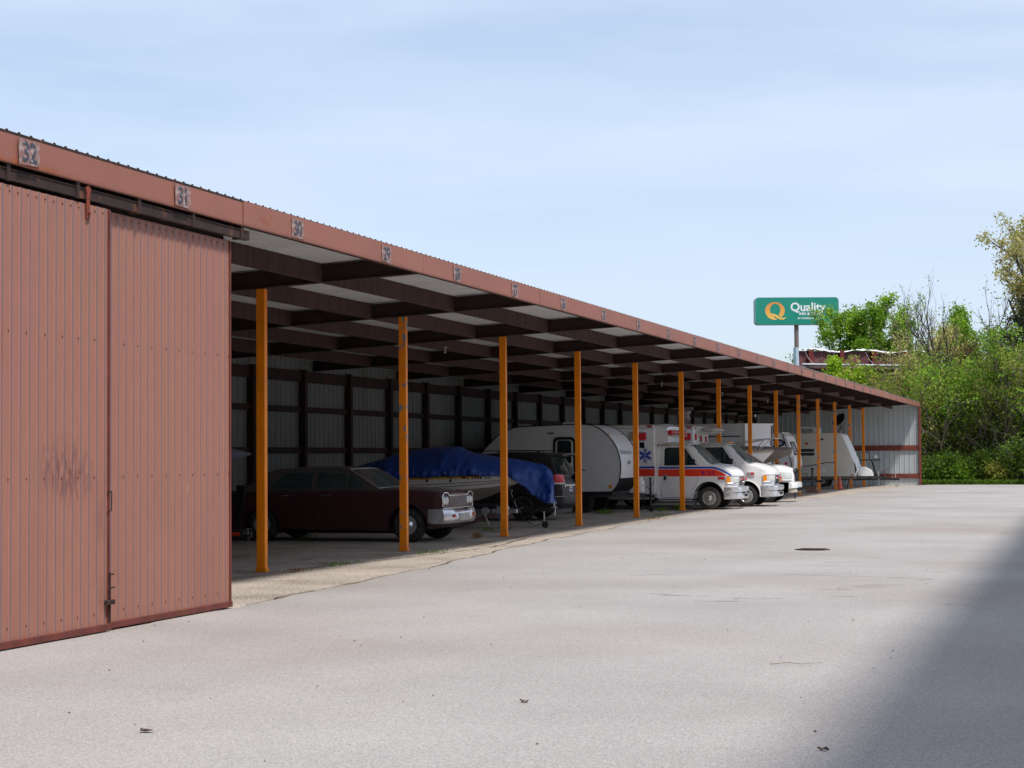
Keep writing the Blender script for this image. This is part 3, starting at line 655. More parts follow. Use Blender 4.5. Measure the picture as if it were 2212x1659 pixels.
    # bumper: wraps the corners, dips for the plate
    def bump(ys, z0, z1, d, name, m):
        b = MB(); rings = []
        for y in ys:
            x = 0.93 - 0.10 * (abs(y) / 1.0) ** 4 - (0.0 if abs(y) < 1.0 else 0.0); xx = x if abs(y) <= 1.0 else 0.83 - (abs(y) - 1.0) * 7
            zz0, zz1 = z0(y), z1(y); yy = y if abs(y) < 1.0 else math.copysign(1.0 + (abs(y) - 1.0) * 0.9, y)
            rings.append([(xx - d, yy, zz0 + 0.02), (xx - 0.03, yy, zz0), (xx, yy, zz0 + 0.05), (xx + 0.012, yy, (zz0 + zz1) / 2), (xx - 0.015, yy, zz1 - 0.03), (xx - 0.05, yy, zz1), (xx - d, yy, zz1 - 0.01)])
        b.loft(rings, True); b.build(name, m, t, 50)
    ys = [-1.035, -1.03, -1.02, -1.0, -0.95, -0.8, -0.58, -0.5, -0.45, 0.45, 0.5, 0.58, 0.8, 0.95, 1.0, 1.02, 1.03, 1.035]
    bump(ys, lambda y: 0.395, lambda y: 0.70 if abs(y) > 0.55 else (0.68 if abs(y) > 0.48 else 0.66), 0.10, 'front_bumper', CHRD)
    b = MB(); b.box(0.925, 0.955, -0.30, 0.30, 0.44, 0.60, b=0.004)
    for i in range(6): b.box(0.955, 0.962, -0.28, 0.28, 0.455 + i * 0.024, 0.461 + i * 0.024)
    b.build('plate_bracket', mat('aluminium bracket', (0.5, 0.49, 0.45), 0.5, 0.4, var=0.25, vs=20), t)
    for y in (-0.40 - .2, 0.6):
        b = MB(); b.box(0.925, 0.955, y - 0.055, y + 0.055, 0.52, 0.59, b=0.01); b.build('turn_lamp', mat('red orange lamp', (0.55, 0.05, 0.01), 0.3, var=0.1), t)
    b = MB(); b.box(-4.6, 0.25, -0.80, 0.80, 0.26, 0.5); b.build('underbody', INK, t)
    for x in (0, -3.42):
        for s in (-1, 1): wheel(t, x, s * 0.95, 0.362, 0.20, 0.20, s, 'dome', tm=RUB)
    # raised white tyre lettering as short dashes is too small: a letter ring
    for x in (0,):
        b = MB()
        for k, ch in enumerate('RADIAL G/T  RADIAL G/T  '):
            if ch == ' ': continue
            a = math.pi / 2 - k * 2 * math.pi / 24; rr_ = 0.285
            m4 = frame4((x + rr_ * math.cos(a), -0.9635, 0.362 + rr_ * math.sin(a)), (math.sin(a), 0, -math.cos(a)), (math.cos(a), 0, math.sin(a)))
            q = text_mb(ch, 0.052, m4, ext=0.0008, res=1); b.add(q.v, q.f)
        b.build('tyre_lettering', mat('dull white lettering', (0.20, 0.19, 0.17), 0.8, var=0.1), t)
    return t
sedan()

# ---- dark minivan, rear facing out ------------------------------------------
def minivan():
    t = thing('minivan', 'dark bronze minivan parked nose in with its red tail lamps facing out', 'car', (-15.09, 47.72, 0))
    # local +x = rear
    B1 = Body([(-3.9, 0.80), (-3.7, 0.98), (-3.0, 1.12), (-2.6, 1.18), (0.6, 1.24), (0.98, 1.24), (1.06, 1.10), (1.12, 0.95), (1.15, 0.70)],
              [(-3.9, 0.75), (-3.4, 0.95), (-2, 1.0), (0.3, 1.0), (0.8, 0.97), (1.0, 0.91), (1.15, 0.82)], 0.24, [(0, 0.40, 0.36), (-3.2, 0.4, 0.36)],
              [(0.2, 0.95), (0.5, 0.99), (0.8, 1.0), (1.1, 0.985), (1.24, 0.965)], rad=0.04, crown=0.02, bot=[(-3.9, 0.4), (-3.5, 0.24), (0.5, 0.26), (1.0, 0.32), (1.15, 0.42)])
    b = MB(); B1.mesh(b, nz=10, ny=8, step=0.1); b.build('body', VAN, t, 30)
    G = Body([(-2.75, 1.20), (-1.9, 1.70), (-1.5, 1.84), (-0.6, 1.90), (0.3, 1.89), (0.62, 1.86), (0.72, 1.80), (0.86, 1.60), (1.02, 1.28)],
             [(-2.75, 0.85), (-1.9, 0.93), (0.3, 0.955), (0.8, 0.92), (1.02, 0.87)], 1.2, [], [(1.2, 1.0), (1.25, 1.0), (1.8, 0.85), (1.9, 0.80)], rad=0.06, crown=0.035)
    b = MB(); G.mesh(b, nz=7, ny=8, step=0.12); b.build('cabin', VAN, t, 30)
    for w in ([(-2.3, 1.28), (-1.5, 1.28), (-1.5, 1.74), (-1.85, 1.66)], [(-1.42, 1.28), (-0.55, 1.28), (-0.55, 1.76), (-1.42, 1.75)], [(-0.47, 1.28), (0.33, 1.28), (0.48, 1.42), (0.42, 1.72), (0.2, 1.76), (-0.47, 1.76)]):
        for s in (-1, 1): b = MB(); G.panel(b, w, 0.004, s); b.build('side_window', GLS, t)
    for s in (-1, 1):
        b = MB(); G.panel(b, [(0.40, 1.30), (0.95, 1.27), (0.80, 1.62), (0.66, 1.80), (0.50, 1.80)], 0.003, s); b.build('rear_pillar', BLK, t)
    b = MB(); rows = []
    for i in range(6):
        u = i / 5; x = 1.09 - 0.29 * u - 0.0; z = 1.31 + 0.47 * u; w = 0.80 - 0.10 * u
        rows.append([(x - 0.05 * (v * v) + 0.005, v * w, z) for v in xr(-1, 1, 10)])
    b.loft(rows, False, closed=False); b.build('rear_glass', GLS, t, 60)
    b = MB(); b.tube([(1.075, 0.0, 1.33), (1.02, -0.32, 1.44)], 0.008, 5); b.build('wiper', BLK, t)
    b = MB(); rings = []
    for v in xr(-1, 1, 12):
        y = v * 0.76; e = 0.04 * v * v
        rings.append([(0.60, y, 1.885 - e), (0.95, y, 1.90 - e), (1.20 - 0.05 * v * v, y, 1.885 - e), (1.18 - 0.05 * v * v, y, 1.84 - e), (0.95, y, 1.845 - e), (0.72, y, 1.80 - e)])
    b.loft(rings); b.build('spoiler', mat('spoiler paint', (0.06, 0.055, 0.055), 0.35, 0.0, var=0.05), t, 40)
    for y in (-0.72, 0.72):
        b = MB(); b.tube([(-1.3, y, 1.90), (-1.2, y, 1.965), (0.3, y, 1.965), (0.45, y, 1.92)], 0.018, 6); b.build('roof_rail', BLK, t, 50)
    for s in (-1, 1):
        def lampgrid(zl, zh, off):
            rows = []
            for (x, y) in ((0.78, None), (0.90, None), (0.99, 0.925), (1.06, 0.86), (1.11, 0.76), (1.135, 0.62)):
                k = (x - 0.78) / 0.36; yy = (B1.w(x, 1.1) if y is None else y) + off; lo = zl(k); hi = zh(k)
                rows.append([(x + off - 0.30 * max(0, z - 1.12) * (1 if x > 0.95 else 0), s * yy * (1 - 0.10 * max(0, z - 1.12)), z) for z in xr(lo, hi, 4)])
            return rows
        b = MB(); b.loft(lampgrid(lambda k: 1.08 - 0.02 * k, lambda k: 1.17 + 0.16 * math.sin(min(1, k * 1.3) * 1.7) - 0.05 * k, 0.012), False, closed=False); tl = b.build('tail_lamp', REDL, t, 70)
        b = MB(); b.loft(lampgrid(lambda k: 1.015, lambda k: 1.075 - 0.02 * k, 0.012), False, closed=False); b.build('reverse_lens', CLRL, tl, 70)
    b = MB(); b.box(1.135, 1.15, -0.16, 0.16, 0.80, 0.94, b=0.004); p = b.build('number_plate', mat('plate white', (0.62, 0.66, 0.72), 0.4, var=0.25, vs=30), t)
    text_mb('4KM 827', 0.075, frame4((1.152, 0, 0.87), (0, 1, 0), (0, 0, 1)), ext=0.001, res=2).build('plate_letters', BLUE, p)
    b = MB(); b.box(1.13, 1.145, -0.42, 0.42, 0.95, 1.0, b=0.004); b.build('tailgate_trim', CHR, t)
    b = MB(); b.lathe([(0.055, 0), (0.055, 0.006), (0.001, 0.006)], (1.125, -0.50, 0.98), 'x', 16); b.build('sticker', WHT, t)
    b = MB(); rings = [[(0.62 + 0.0, y, 0.0) for y in (0, 0)]]
    b = MB(); pts = [(-0.985, 0.55), (-0.97, 0.95), (-0.90, 1.10), (-0.75, 1.17), (0, 1.20), (0.75, 1.17), (0.90, 1.10), (0.97, 0.95), (0.985, 0.55)]
    b.loft([[(x, y, 0.42), (x + 0.015, y, 0.46), (x + 0.02, y, 0.62), (x + 0.0, y, 0.66)] for y, x in pts], False, closed=False); b.build('rear_bumper', VAN, t, 50)
    b = MB(); b.loft([[(x + 0.022, y * 1.01, 0.665), (x + 0.03, y * 1.01, 0.685)] for y, x in pts], False, closed=False); b.build('bumper_trim', CHRD, t)
    for s in (-1, 1): b = MB(); b.box(1.10, 1.175, s * 0.62 - 0.1, s * 0.62 + 0.1, 0.44, 0.475, b=0.005); b.build('reflector', REDL, t)
    b = MB(); b.box(-3.6, 0.95, -0.8, 0.8, 0.2, 0.5); b.build('underbody', BLK, t)
    for x in (0, -3.2):
        for s in (-1, 1): wheel(t, x, s * 0.98, 0.355, 0.22, 0.245, s, 'spoke')
minivan()

# ---- van-cab ambulances ------------------------------------------------------
def star_pts(R, w):
    p = []
    for k in range(6):
        a = math.pi / 2 - k * math.pi / 3; d = (math.cos(a), math.sin(a)); n = (-d[1], d[0]); inner = w / math.tan(math.pi / 6) if False else w * 1.732
        p += [(d[0] * inner + n[0] * w, d[1] * inner + n[1] * w), (d[0] * R + n[0] * w, d[1] * R + n[1] * w), (d[0] * R - n[0] * w, d[1] * R - n[1] * w)]
    return p
def ambulance(loc, label, kind):
    t = thing('ambulance', label, 'ambulance', loc, group='ambulances under the shed')
    AR = 0.47
    B1 = Body([(-1.765, 1.47), (-0.40, 1.47), (-0.10, 1.495), (0.15, 1.475), (0.40, 1.43), (0.62, 1.355), (0.77, 1.265), (0.85, 1.17), (0.88, 1.08)],
              [(-1.72, 1.0), (-0.4, 1.0), (0.3, 0.985), (0.56, 0.965), (0.66, 0.94), (0.75, 0.88), (0.82, 0.78), (0.88, 0.56)], 0.36, [(0, AR, 0.42)],
              [(0.3, 0.965), (0.5, 0.99), (0.9, 1.0), (1.15, 0.985), (1.30, 0.93), (1.5, 0.87)] if False else [(0.3, 0.97), (0.6, 1.0), (1.1, 1.0), (1.3, 0.985), (1.5, 0.95)],
              rad=0.05, crown=0.05, bot=[(-1.72, 0.36), (0.4, 0.36), (0.5, 0.55), (0.88, 0.72)])
    # hood narrows above the beltline at the front
    B1.side = [(0.3, 0.97), (0.6, 1.0), (1.1, 1.0), (1.3, 0.985), (1.5, 0.95)]
    b = MB(); B1.mesh(b, nz=12, ny=10, step=0.09); b.build('body', WHT, t, 30)
    G = Body([(-1.765, 2.13), (-1.62, 2.19), (-1.2, 2.20), (-0.85, 2.18), (-0.60, 2.12), (-0.44, 1.97), (-0.10, 1.62), (0.08, 1.47)],
             [(-1.72, 0.97), (-0.5, 0.96), (0.08, 0.92)], 1.44, [], [(1.44, 1.0), (2.1, 0.865), (2.2, 0.845)], rad=0.07, crown=0.03)
    b = MB(); G.mesh(b, nz=7, ny=8, step=0.12); b.build('cab', WHTD, t, 30)
    b = MB(); Gr = Body([(-1.72, 2.14), (-1.62, 2.205), (-1.2, 2.215), (-0.85, 2.195), (-0.72, 2.16)], [(-1.72, 0.975), (-0.72, 0.955)], 2.10, [], G.side, rad=0.07, crown=0.03)
    Gr.mesh(b, nz=3, ny=8, step=0.15); b.build('roof_cap', DIRTW, t, 40)
    win = [(-1.50, 1.49), (-0.80, 1.49), (-0.46, 1.49), (-0.53, 1.60), (-0.80, 2.0), (-0.84, 2.06), (-1.50, 2.06)]
    if kind == 1: win = [(-1.50, 1.44 + .03), (-0.83, 1.47), (-0.42, 1.47), (-0.80, 2.0), (-0.87, 2.05), (-1.46, 2.05), (-1.50, 2.0)]
    for s in (-1, 1):
        b = MB(); G.panel(b, win, 0.004, s); b.build('side_window', GLS, t)
        b = MB(); G.outline(b, win, 0.012, 0.004, s); b.build('window_seal', BLKP, t)
        b = MB(); b.tube([(-0.83, s * (G.w(-0.8, z) + 0.012), z) for z in (1.48, 1.75, 2.03)], 0.012, 5); b.build('vent_bar', BLKP, t)
    b = MB(); rows = []
    for i in range(8):
        u = i / 7; x = 0.145 - 0.70 * u; z = 1.49 + 0.635 * u; w = 0.885 - 0.07 * u
        rows.append([(x - 0.12 * v * v + 0.03, v * w, z + 0.012 + 0.015 * (1 - v * v)) for v in xr(-1, 1, 12)])
    b.loft(rows, False, closed=False); b.build('windshield', GLSG, t, 60)
    for y0 in (-0.55, 0.05):
        b = MB(); b.tube([(0.20, y0 - 0.2, 1.54), (0.12, y0 + 0.1, 1.62), (0.06, y0 + 0.42, 1.66)], 0.010, 5); b.build('wiper', BLK, t)
    b = MB(); b.tube([(0.14, -0.86, 1.46), (0.02, -0.88, 2.12)], 0.004, 5); b.build('aerial', BLK, t)
    # mirror
    for s in (-1, 1):
        b = MB(); b.box(-0.78, -0.68, s * 1.24 - 0.11, s * 1.24 + 0.11, 1.53, 1.92, b=0.03); mi = b.build('mirror', BLKP, t)
        b = MB(); b.tube([(-0.50, s * 0.95, 1.56), (-0.62, s * 1.15, 1.58)], 0.03, 6); b.tube([(-0.50, s * 0.95, 1.50), (-0.5, s * 0.95, 1.66)], 0.035, 6); b.build('mirror_arm', BLKP, mi, 50)
    # shut lines
    b = MB()
    for s in (-1, 1):
        pts = [(-0.36, 1.46), (-0.37, 1.2), (-0.38, 0.95), (-0.50, 0.70), (-0.58, 0.45), (-0.62, 0.40), (-1.60, 0.40), (-1.62, 0.6), (-1.62, 1.46)]
        b.tube([(x, s * (B1.w(x, z) + 0.0005), z) for x, z in pts], 0.006, 4)
        b.tube([(x, s * (G.w(x, z) + 0.001), z) for x, z in [(-0.36, 1.46), (-0.60, 1.80), (-0.78, 2.06), (-0.88, 2.11), (-1.60, 2.12), (-1.62, 1.46)]], 0.006, 4)
    b.build('door_gap', INK, t)
    b = MB()
    for s in (-1, 1):
        B1.strip(b, xr(-1.62, -0.5, 8), lambda x: 0.745, lambda x: 0.73, 0.004, s, nz=1)
    b.build('body_crease', WHTD, t)
    for s in (-1, 1):
        b = MB(); b.box(-1.53, -1.40, s * 1.008 - 0.006, s * 1.008 + 0.006, 0.97, 1.15, b=0.005); dh = b.build('door_handle', GALV, t)
        b = MB(); b.box(-1.515, -1.46, s * 1.02 - 0.004, s * 1.02 + 0.006, 0.99, 1.12, b=0.004); b.lathe([(0.016, 0), (0.016, 0.01)], (-1.50, s * 1.01, 0.90), 'y', 10, 0, s); b.build('grip', INK, dh)
    # arch lip, running board, mud flap
    for s in (-1, 1):
        b = MB(); b.tube([(AR * 1.03 * math.cos(a), s * (B1.w(0, 0.7) - 0.005), 0.42 + AR * 1.03 * math.sin(a)) for a in xr(R_(-8), R_(188), 20)], 0.022, 6); b.build('arch_lip', BLKP if kind == 1 else WHTD, t, 50)
        b = MB(); b.box(-1.70, -0.55, s * 1.0 - 0.12, s * 1.0 + 0.12, 0.27, 0.325, b=0.008)
        for i in range(22): b.box(-1.68 + i * 0.052, -1.66 + i * 0.052, s * 1.0 - 0.11, s * 1.0 + 0.11, 0.325, 0.333)
        b.build('running_board', CHRD, t)
        b = MB(); b.prism([(-0.52, 0.06), (-0.50, 0.06), (-0.46, 0.62), (-0.48, 0.62)], s * 0.72, s * 0.98); b.build('mud_flap', mat('grey mud flap', (0.16, 0.16, 0.16), 0.8, var=0.2), t)
    # front end
    fx = 0.885
    b = MB(); b.box(fx - 0.02, fx + 0.02, -0.46, 0.46, 0.78, 1.10, b=0.012); b.build('grille_frame', CHRD, t)
    b = MB(); b.box(fx + 0.018, fx + 0.024, -0.42, 0.42, 0.80, 1.075); b.build('grille_back', INK, t)
    b = MB()
    for z in (0.845, 0.895, 0.945, 0.995, 1.04): b.box(fx + 0.022, fx + 0.042, -0.42, 0.42, z - 0.009, z + 0.009, b=0.003)
    for y in (-0.15, 0.15): b.box(fx + 0.022, fx + 0.044, y - 0.012, y + 0.012, 0.80, 1.075)
    b.build('grille', CHR, t)
    for s in (-1, 1):
        cl = [(0.935, 0.705), (0.895, 0.775), (0.80, 0.845), (0.64, 0.888), (0.47, 0.912)]; am = [(0.99, 0.575), (0.978, 0.63), (0.935, 0.705)]
        b = MB(); b.loft([[(x, s * y, 0.865 + 0.01 * k), (x + 0.012, s * (y + 0.008), 0.98), (x - 0.004, s * y, 1.10)] for k, (y, x) in enumerate(cl)], False, closed=False); b.build('headlight', CLRL, t, 60)
        b = MB(); b.loft([[(x, s * y, 0.875 - 0.01 * k), (x + 0.008, s * (y + 0.008), 0.98), (x - 0.004, s * y, 1.08 + 0.01 * k)] for k, (y, x) in enumerate(am)], False, closed=False); b.build('corner_lamp', AMB, t, 60)
        b = MB(); b.tube([(x + 0.004, s * (y + 0.004), z) for (y, x), z in [(p, 0.865) for p in am + cl[1:]] + [(p, 1.105) for p in (am + cl[1:])[::-1]]] + [(am[0][1] + 0.004, s * (am[0][0] + 0.004), 0.865)], 0.008, 5); b.build('lamp_surround', CHRD, t)
        b = MB(); b.lathe([(0.05, 0), (0.055, 0.05), (0.001, 0.06)], (fx + 0.04, s * 0.34, 0.99), 'x', 16); pl = b.build('grille_lamp', CHR, t, 40)
        b = MB(); b.lathe([(0.052, 0.052), (0.045, 0.08), (0.001, 0.09)], (fx + 0.04, s * 0.34, 0.99), 'x', 16); b.build('lens', REDL, pl, 50)
        # fender flasher
        xl = 0.42 if kind == 1 else 0.16; yl = B1.w(xl, 1.03)
        b = MB(); b.box(xl - 0.13, xl + 0.14, s * yl - 0.035, s * yl + 0.035, 0.975 if kind == 1 else 1.08, 1.085 if kind == 1 else 1.20, b=0.012); fl = b.build('fender_lamp', CHRD, t)
        zc = 1.03 if kind == 1 else 1.14
        b = MB(); b.box(xl - (0.10 if kind == 1 else 0.0), xl + 0.115, s * (yl + 0.03) - 0.01, s * (yl + 0.03) + 0.012, zc - 0.038, zc + 0.038, b=0.006); b.build('lens', REDL, fl)
        if kind == 2: b = MB(); b.box(xl - 0.11, xl - 0.02, s * (yl + 0.03) - 0.01, s * (yl + 0.03) + 0.010, zc - 0.038, zc + 0.038, b=0.006); b.build('clear_lens', YELL, fl)
    def bumper(zlo, zhi, x0, name, m, out=0.0):
        b = MB(); rings = []
        for y, x in ((-1.0, -0.42), (-1.01, -0.25), (-0.99, -0.14), (-0.93, -0.05), (-0.80, 0.0), (-0.5, 0.035), (0, 0.05), (0.5, 0.035), (0.80, 0.0), (0.93, -0.05), (0.99, -0.14), (1.01, -0.25), (1.0, -0.42)):
            X = x0 + x + out; d = 0.08; rings.append([(X - d, y * 0.985, zlo), (X, y, zlo + 0.012), (X + 0.012, y, (zlo + zhi) / 2), (X, y, zhi - 0.015), (X - d, y * 0.98, zhi)])
        b.loft(rings); return b.build(name, m, t, 45)
    bumper(0.55, 0.74, 0.98, 'front_bumper', CHRD, 0.02); bumper(0.34, 0.555, 0.98, 'lower_bumper', CHRD, 0.0)
    b = MB(); b.box(1.03, 1.07, -0.42, -0.28, 0.53, 0.58); b.box(1.03, 1.07, -0.15, 0.15, 0.42, 0.50); b.box(1.03, 1.07, 0.28, 0.42, 0.53, 0.58); b.build('bumper_opening', INK, t)
    for s in (-1, 1): wheel(t, 0, s * 0.97, 0.378, 0.22, 0.225, s, 'truck', tm=DUSTRUB if kind == 1 else RUB, flat=0.02)
    wheel(t, -4.0, -1.17, 0.378, 0.5, 0.225, -1, 'truck', tm=RUB); wheel(t, -4.0, 1.17, 0.378, 0.5, 0.225, 1, 'truck', tm=RUB)
    b = MB(); b.box(-5.5, 0.5, -0.5, 0.5, 0.3, 0.6); b.build('chassis', INK, t); b = MB(); b.box(-0.5, 0.5, -0.72, 0.72, 0.62, 0.95); b.build('wheel_well', INK, t)
    # module
    mx0, mx1 = -5.6, -1.77 if kind == 1 else -1.10 - 0.67
    zt = 2.80
    b = MB(); b.box(mx0, mx1, -1.20, 1.20, 0.40, zt, b=0.035); mod = b.build('module_body', WHT, t)
    b = MB(); b.box(mx0 + 0.01, mx1 - 0.01, -1.19, 1.19, zt - 0.001, zt + 0.03, b=0.01); b.build('module_roof', DIRTW, t)
    b = MB(); b.box(mx0 + 0.05, mx1 - 0.03, -1.212, -1.19, 0.33, 0.40); b.box(mx0, mx1 - 0.02, -1.215, -1.2, 2.70, 2.725); b.build('module_trim', GALV, t)
    if kind == 1:
        b = MB()
        for i in range(9): b.box(mx1 - 0.03, mx1 + 0.004, -1.208, -1.10, 0.42 + i * 0.085, 0.44 + i * 0.085)
        b.build('corner_guard', CHRD, t)
    lamps = [(-2.18, 2.43, 0.26, 0.24, REDL), (-2.50, 2.44, 0.26, 0.24, YELL), (-5.1, 2.43, 0.26, 0.24, REDL)]
    if kind == 2: lamps = [(-2.02, 2.44, 0.27, 0.23, REDL), (-2.42, 2.44, 0.22, 0.23, YELL), (-5.1, 2.43, 0.26, 0.24, REDL)]
    for x, z, w, h, m in lamps:
        for s in (-1, 1):
            b = MB(); b.prism(rrect(x, z, w + 0.05, h + 0.05, 0.06), s * 1.195, s * 1.225); lm = b.build('flasher', CHRD, t)
            b = MB(); b.prism(rrect(x, z, w, h, 0.05), s * 1.22, s * 1.245); b.build('lens', m, lm)
    b = MB(); b.box(-1.98 - .05, -1.86, -1.215, -1.19, 2.74, 2.79, b=0.005); b.box(-1.76, -1.73, -1.1, -1.02, 2.70, 2.77); b.build('marker_lamp', REDL, t)
    if kind == 1:
        b = MB(); b.box(-2.28, -2.12, -1.212, -1.195, 2.05, 2.24); b.build('vent_grille', INK, t)
        # star of life with white and blue border
        c = (-2.10, 1.80)
        for R, w, d, m, nm in ((0.25, 0.066, 0.003, BLUE, 'star_border'), (0.238, 0.056, 0.0045, WHT, 'star_edge'), (0.215, 0.042, 0.006, BLUE, 'star_emblem')):
            b = MB(); P = star_pts(R, w); b.prism([(c[0] + p, c[1] + q) for p, q in P], -1.2 - d, -1.199); b.build(nm, m, mod)
        b = MB(); b.tube([(c[0] + 0.022 * math.sin(z * 34), -1.2065, c[1] + z) for z in xr(-0.17, 0.16, 24)], 0.006, 4); b.tube([(c[0], -1.2065, c[1] + z) for z in (-0.18, 0.19)], 0.004, 4); b.build('staff', WHT, mod)
        b = MB(); b.box(mx0 + 0.05, mx1 - 0.004, -1.206, -1.199, 1.37, 1.435); b.build('blue_stripe', BLUE, mod)
        b = MB(); b.box(mx0 + 0.05, mx1 - 0.004, -1.206, -1.199, 1.115, 1.35); b.build('red_stripe', RED, mod)
        for s in (-1, 1):
            cv = lambda x: 0.0 if x < 0.10 else -0.30 * ((x - 0.10) / 0.68) ** 1.6
            xs = xr(-1.71, 0.74, 34)
            b = MB(); B1.strip(b, xs, lambda x: 1.415 + cv(x), lambda x: 1.355 + cv(x), 0.004, s, nz=2); b.build('blue_stripe', BLUE, t, 60)
            cr2 = lambda x: 0.0 if x < 0.10 else -0.30 * ((x - 0.10) / 0.62) ** 1.6
            b = MB(); B1.strip(b, xr(-1.71, 0.66, 34), lambda x: 1.335 + cr2(x), lambda x: min(1.10, 1.335 + cr2(x) - 0.004), 0.004, s, nz=3); b.build('red_stripe', RED, t, 60)
        q = text_mb('813-2', 0.165, frame4((-0.02, 0, 1.20), (1, 0, 0), (0, 0, 1)), bold=0.004, ext=0.0005, space=1.15)
        q.v = [(x, -(B1.w(x, z) + 0.0065), z) for x, y, z in q.v]; q.build('fleet_number', mat('purple blue numerals', (0.09, 0.02, 0.30), 0.4, var=0), t)
        q = text_mb('RESCUE', 0.07, frame4((0.66, -0.45, 1.325), (0, 1, 0), (-0.75, 0, 0.66)), bold=0.002, ext=0.003); q.build('hood_lettering', RED, t)
        # rounded fairing carrying the faded light bar
        b = MB(); rings = []
        for y in xr(-1.14, 1.14, 10):
            e = (y / 1.14) ** 4; rings.append([(mx1 - 0.02, y, 2.15), (mx1 + 0.42, y, 2.22), (mx1 + 0.46, y, 2.42), (mx1 + 0.40, y, 2.68 + 0.08 * (1 - e)), (mx1 + 0.2, y, 2.76 + 0.1 * (1 - e)), (mx1 - 0.02, y, 2.76 + 0.08 * (1 - e))])
        b.loft(rings); b.build('roof_fairing', WHT, t, 40)
        lb = MB(); lb.box(mx1 + 0.42, mx1 + 0.60, -1.12, 1.12, 2.44, 2.475, b=0.01); bar = lb.build('light_bar', CHRD, t)
        for i in range(9):
            y = -1.06 + i * 0.265
            b = MB(); b.lathe([(0.05, -0.11), (0.08, -0.09), (0.085, 0), (0.075, 0.09), (0.045, 0.11)], (mx1 + 0.52, y, 2.56), 'y', 14); b.build('lens', REDL if i == 0 else (YELL if i == 5 else PINKL), bar, 30)
    else:
        for x, y, z in ((-1.755, -1.02, 2.44), (-1.755, -0.15, 2.37), (-1.755, 0.75, 2.37)):
            b = MB(); b.box(x, x + 0.03, y - 0.09, y + 0.09, z - 0.11, z + 0.11, b=0.01); b.build('front_flasher', REDL, t)
        for y in (-0.55, 0.45):
            b = MB(); b.prism([(-1.78, 2.52), (-1.15, 2.56), (-1.15, 2.60), (-1.78, 2.62)], y - 0.02, y + 0.02); b.build('bracket', WHTD, t)
        b = MB(); rings = []
        for y in (-0.95, -0.90, -0.7, 0.7, 0.92, 1.0):
            k = 0.6 if abs(y) > 0.9 else 1.0; rings.append([(-1.35 + 0.27 * k * math.cos(a), y, 2.68 + 0.085 * k * math.sin(a)) for a in xr(0, 2 * math.pi * 11 / 12, 11)])
        b.loft(rings); b.build('light_bar', mat('weathered beige lens', (0.42, 0.39, 0.35), 0.5, var=0.15, vs=6), t, 40)
        b = MB()
        for i in range(5): b.box(-0.2, 0.0, 0, 0, 0, 0) if False else b.sphere((-0.66 - 0.05, -0.30 + i * 0.15, 2.235), 0.035, 5, (1, 1.4, 0.8))
        b.build('clearance_lamp', AMB, t, 50)
    if kind == 2:
        b = MB(); b.lathe([(0.09, 0), (0.06, 0.03), (0.05, 0.14), (0.20, 0.22), (0.25, 0.30), (0.25, 0.52), (0.22, 0.55), (0.001, 0.56)], (-2.35, -0.2, zt + 0.02), 'z', 28); sp = b.build('roof_beacon', mat('pinkish beacon housing', (0.30, 0.22, 0.22), 0.5, var=0.2), t, 40)
        b = MB(); b.lathe([(0.085, 0), (0.085, 0.03), (0.001, 0.03)], (-2.35, -0.445, zt + 0.40), 'y', 16, 0, -1); b.lathe([(0.085, 0), (0.085, 0.06), (0.001, 0.06)], (-2.12, -0.2, zt + 0.40), 'x', 16); b.build('beacon_lens', INK, sp)
    return t
ambulance((-11.86, 57.80, 0), 'white ambulance with red and blue stripes and a blue star emblem', 1)
ambulance((-11.20, 60.92, 0), 'plain white ambulance without stripes, grey light bar on brackets', 2)

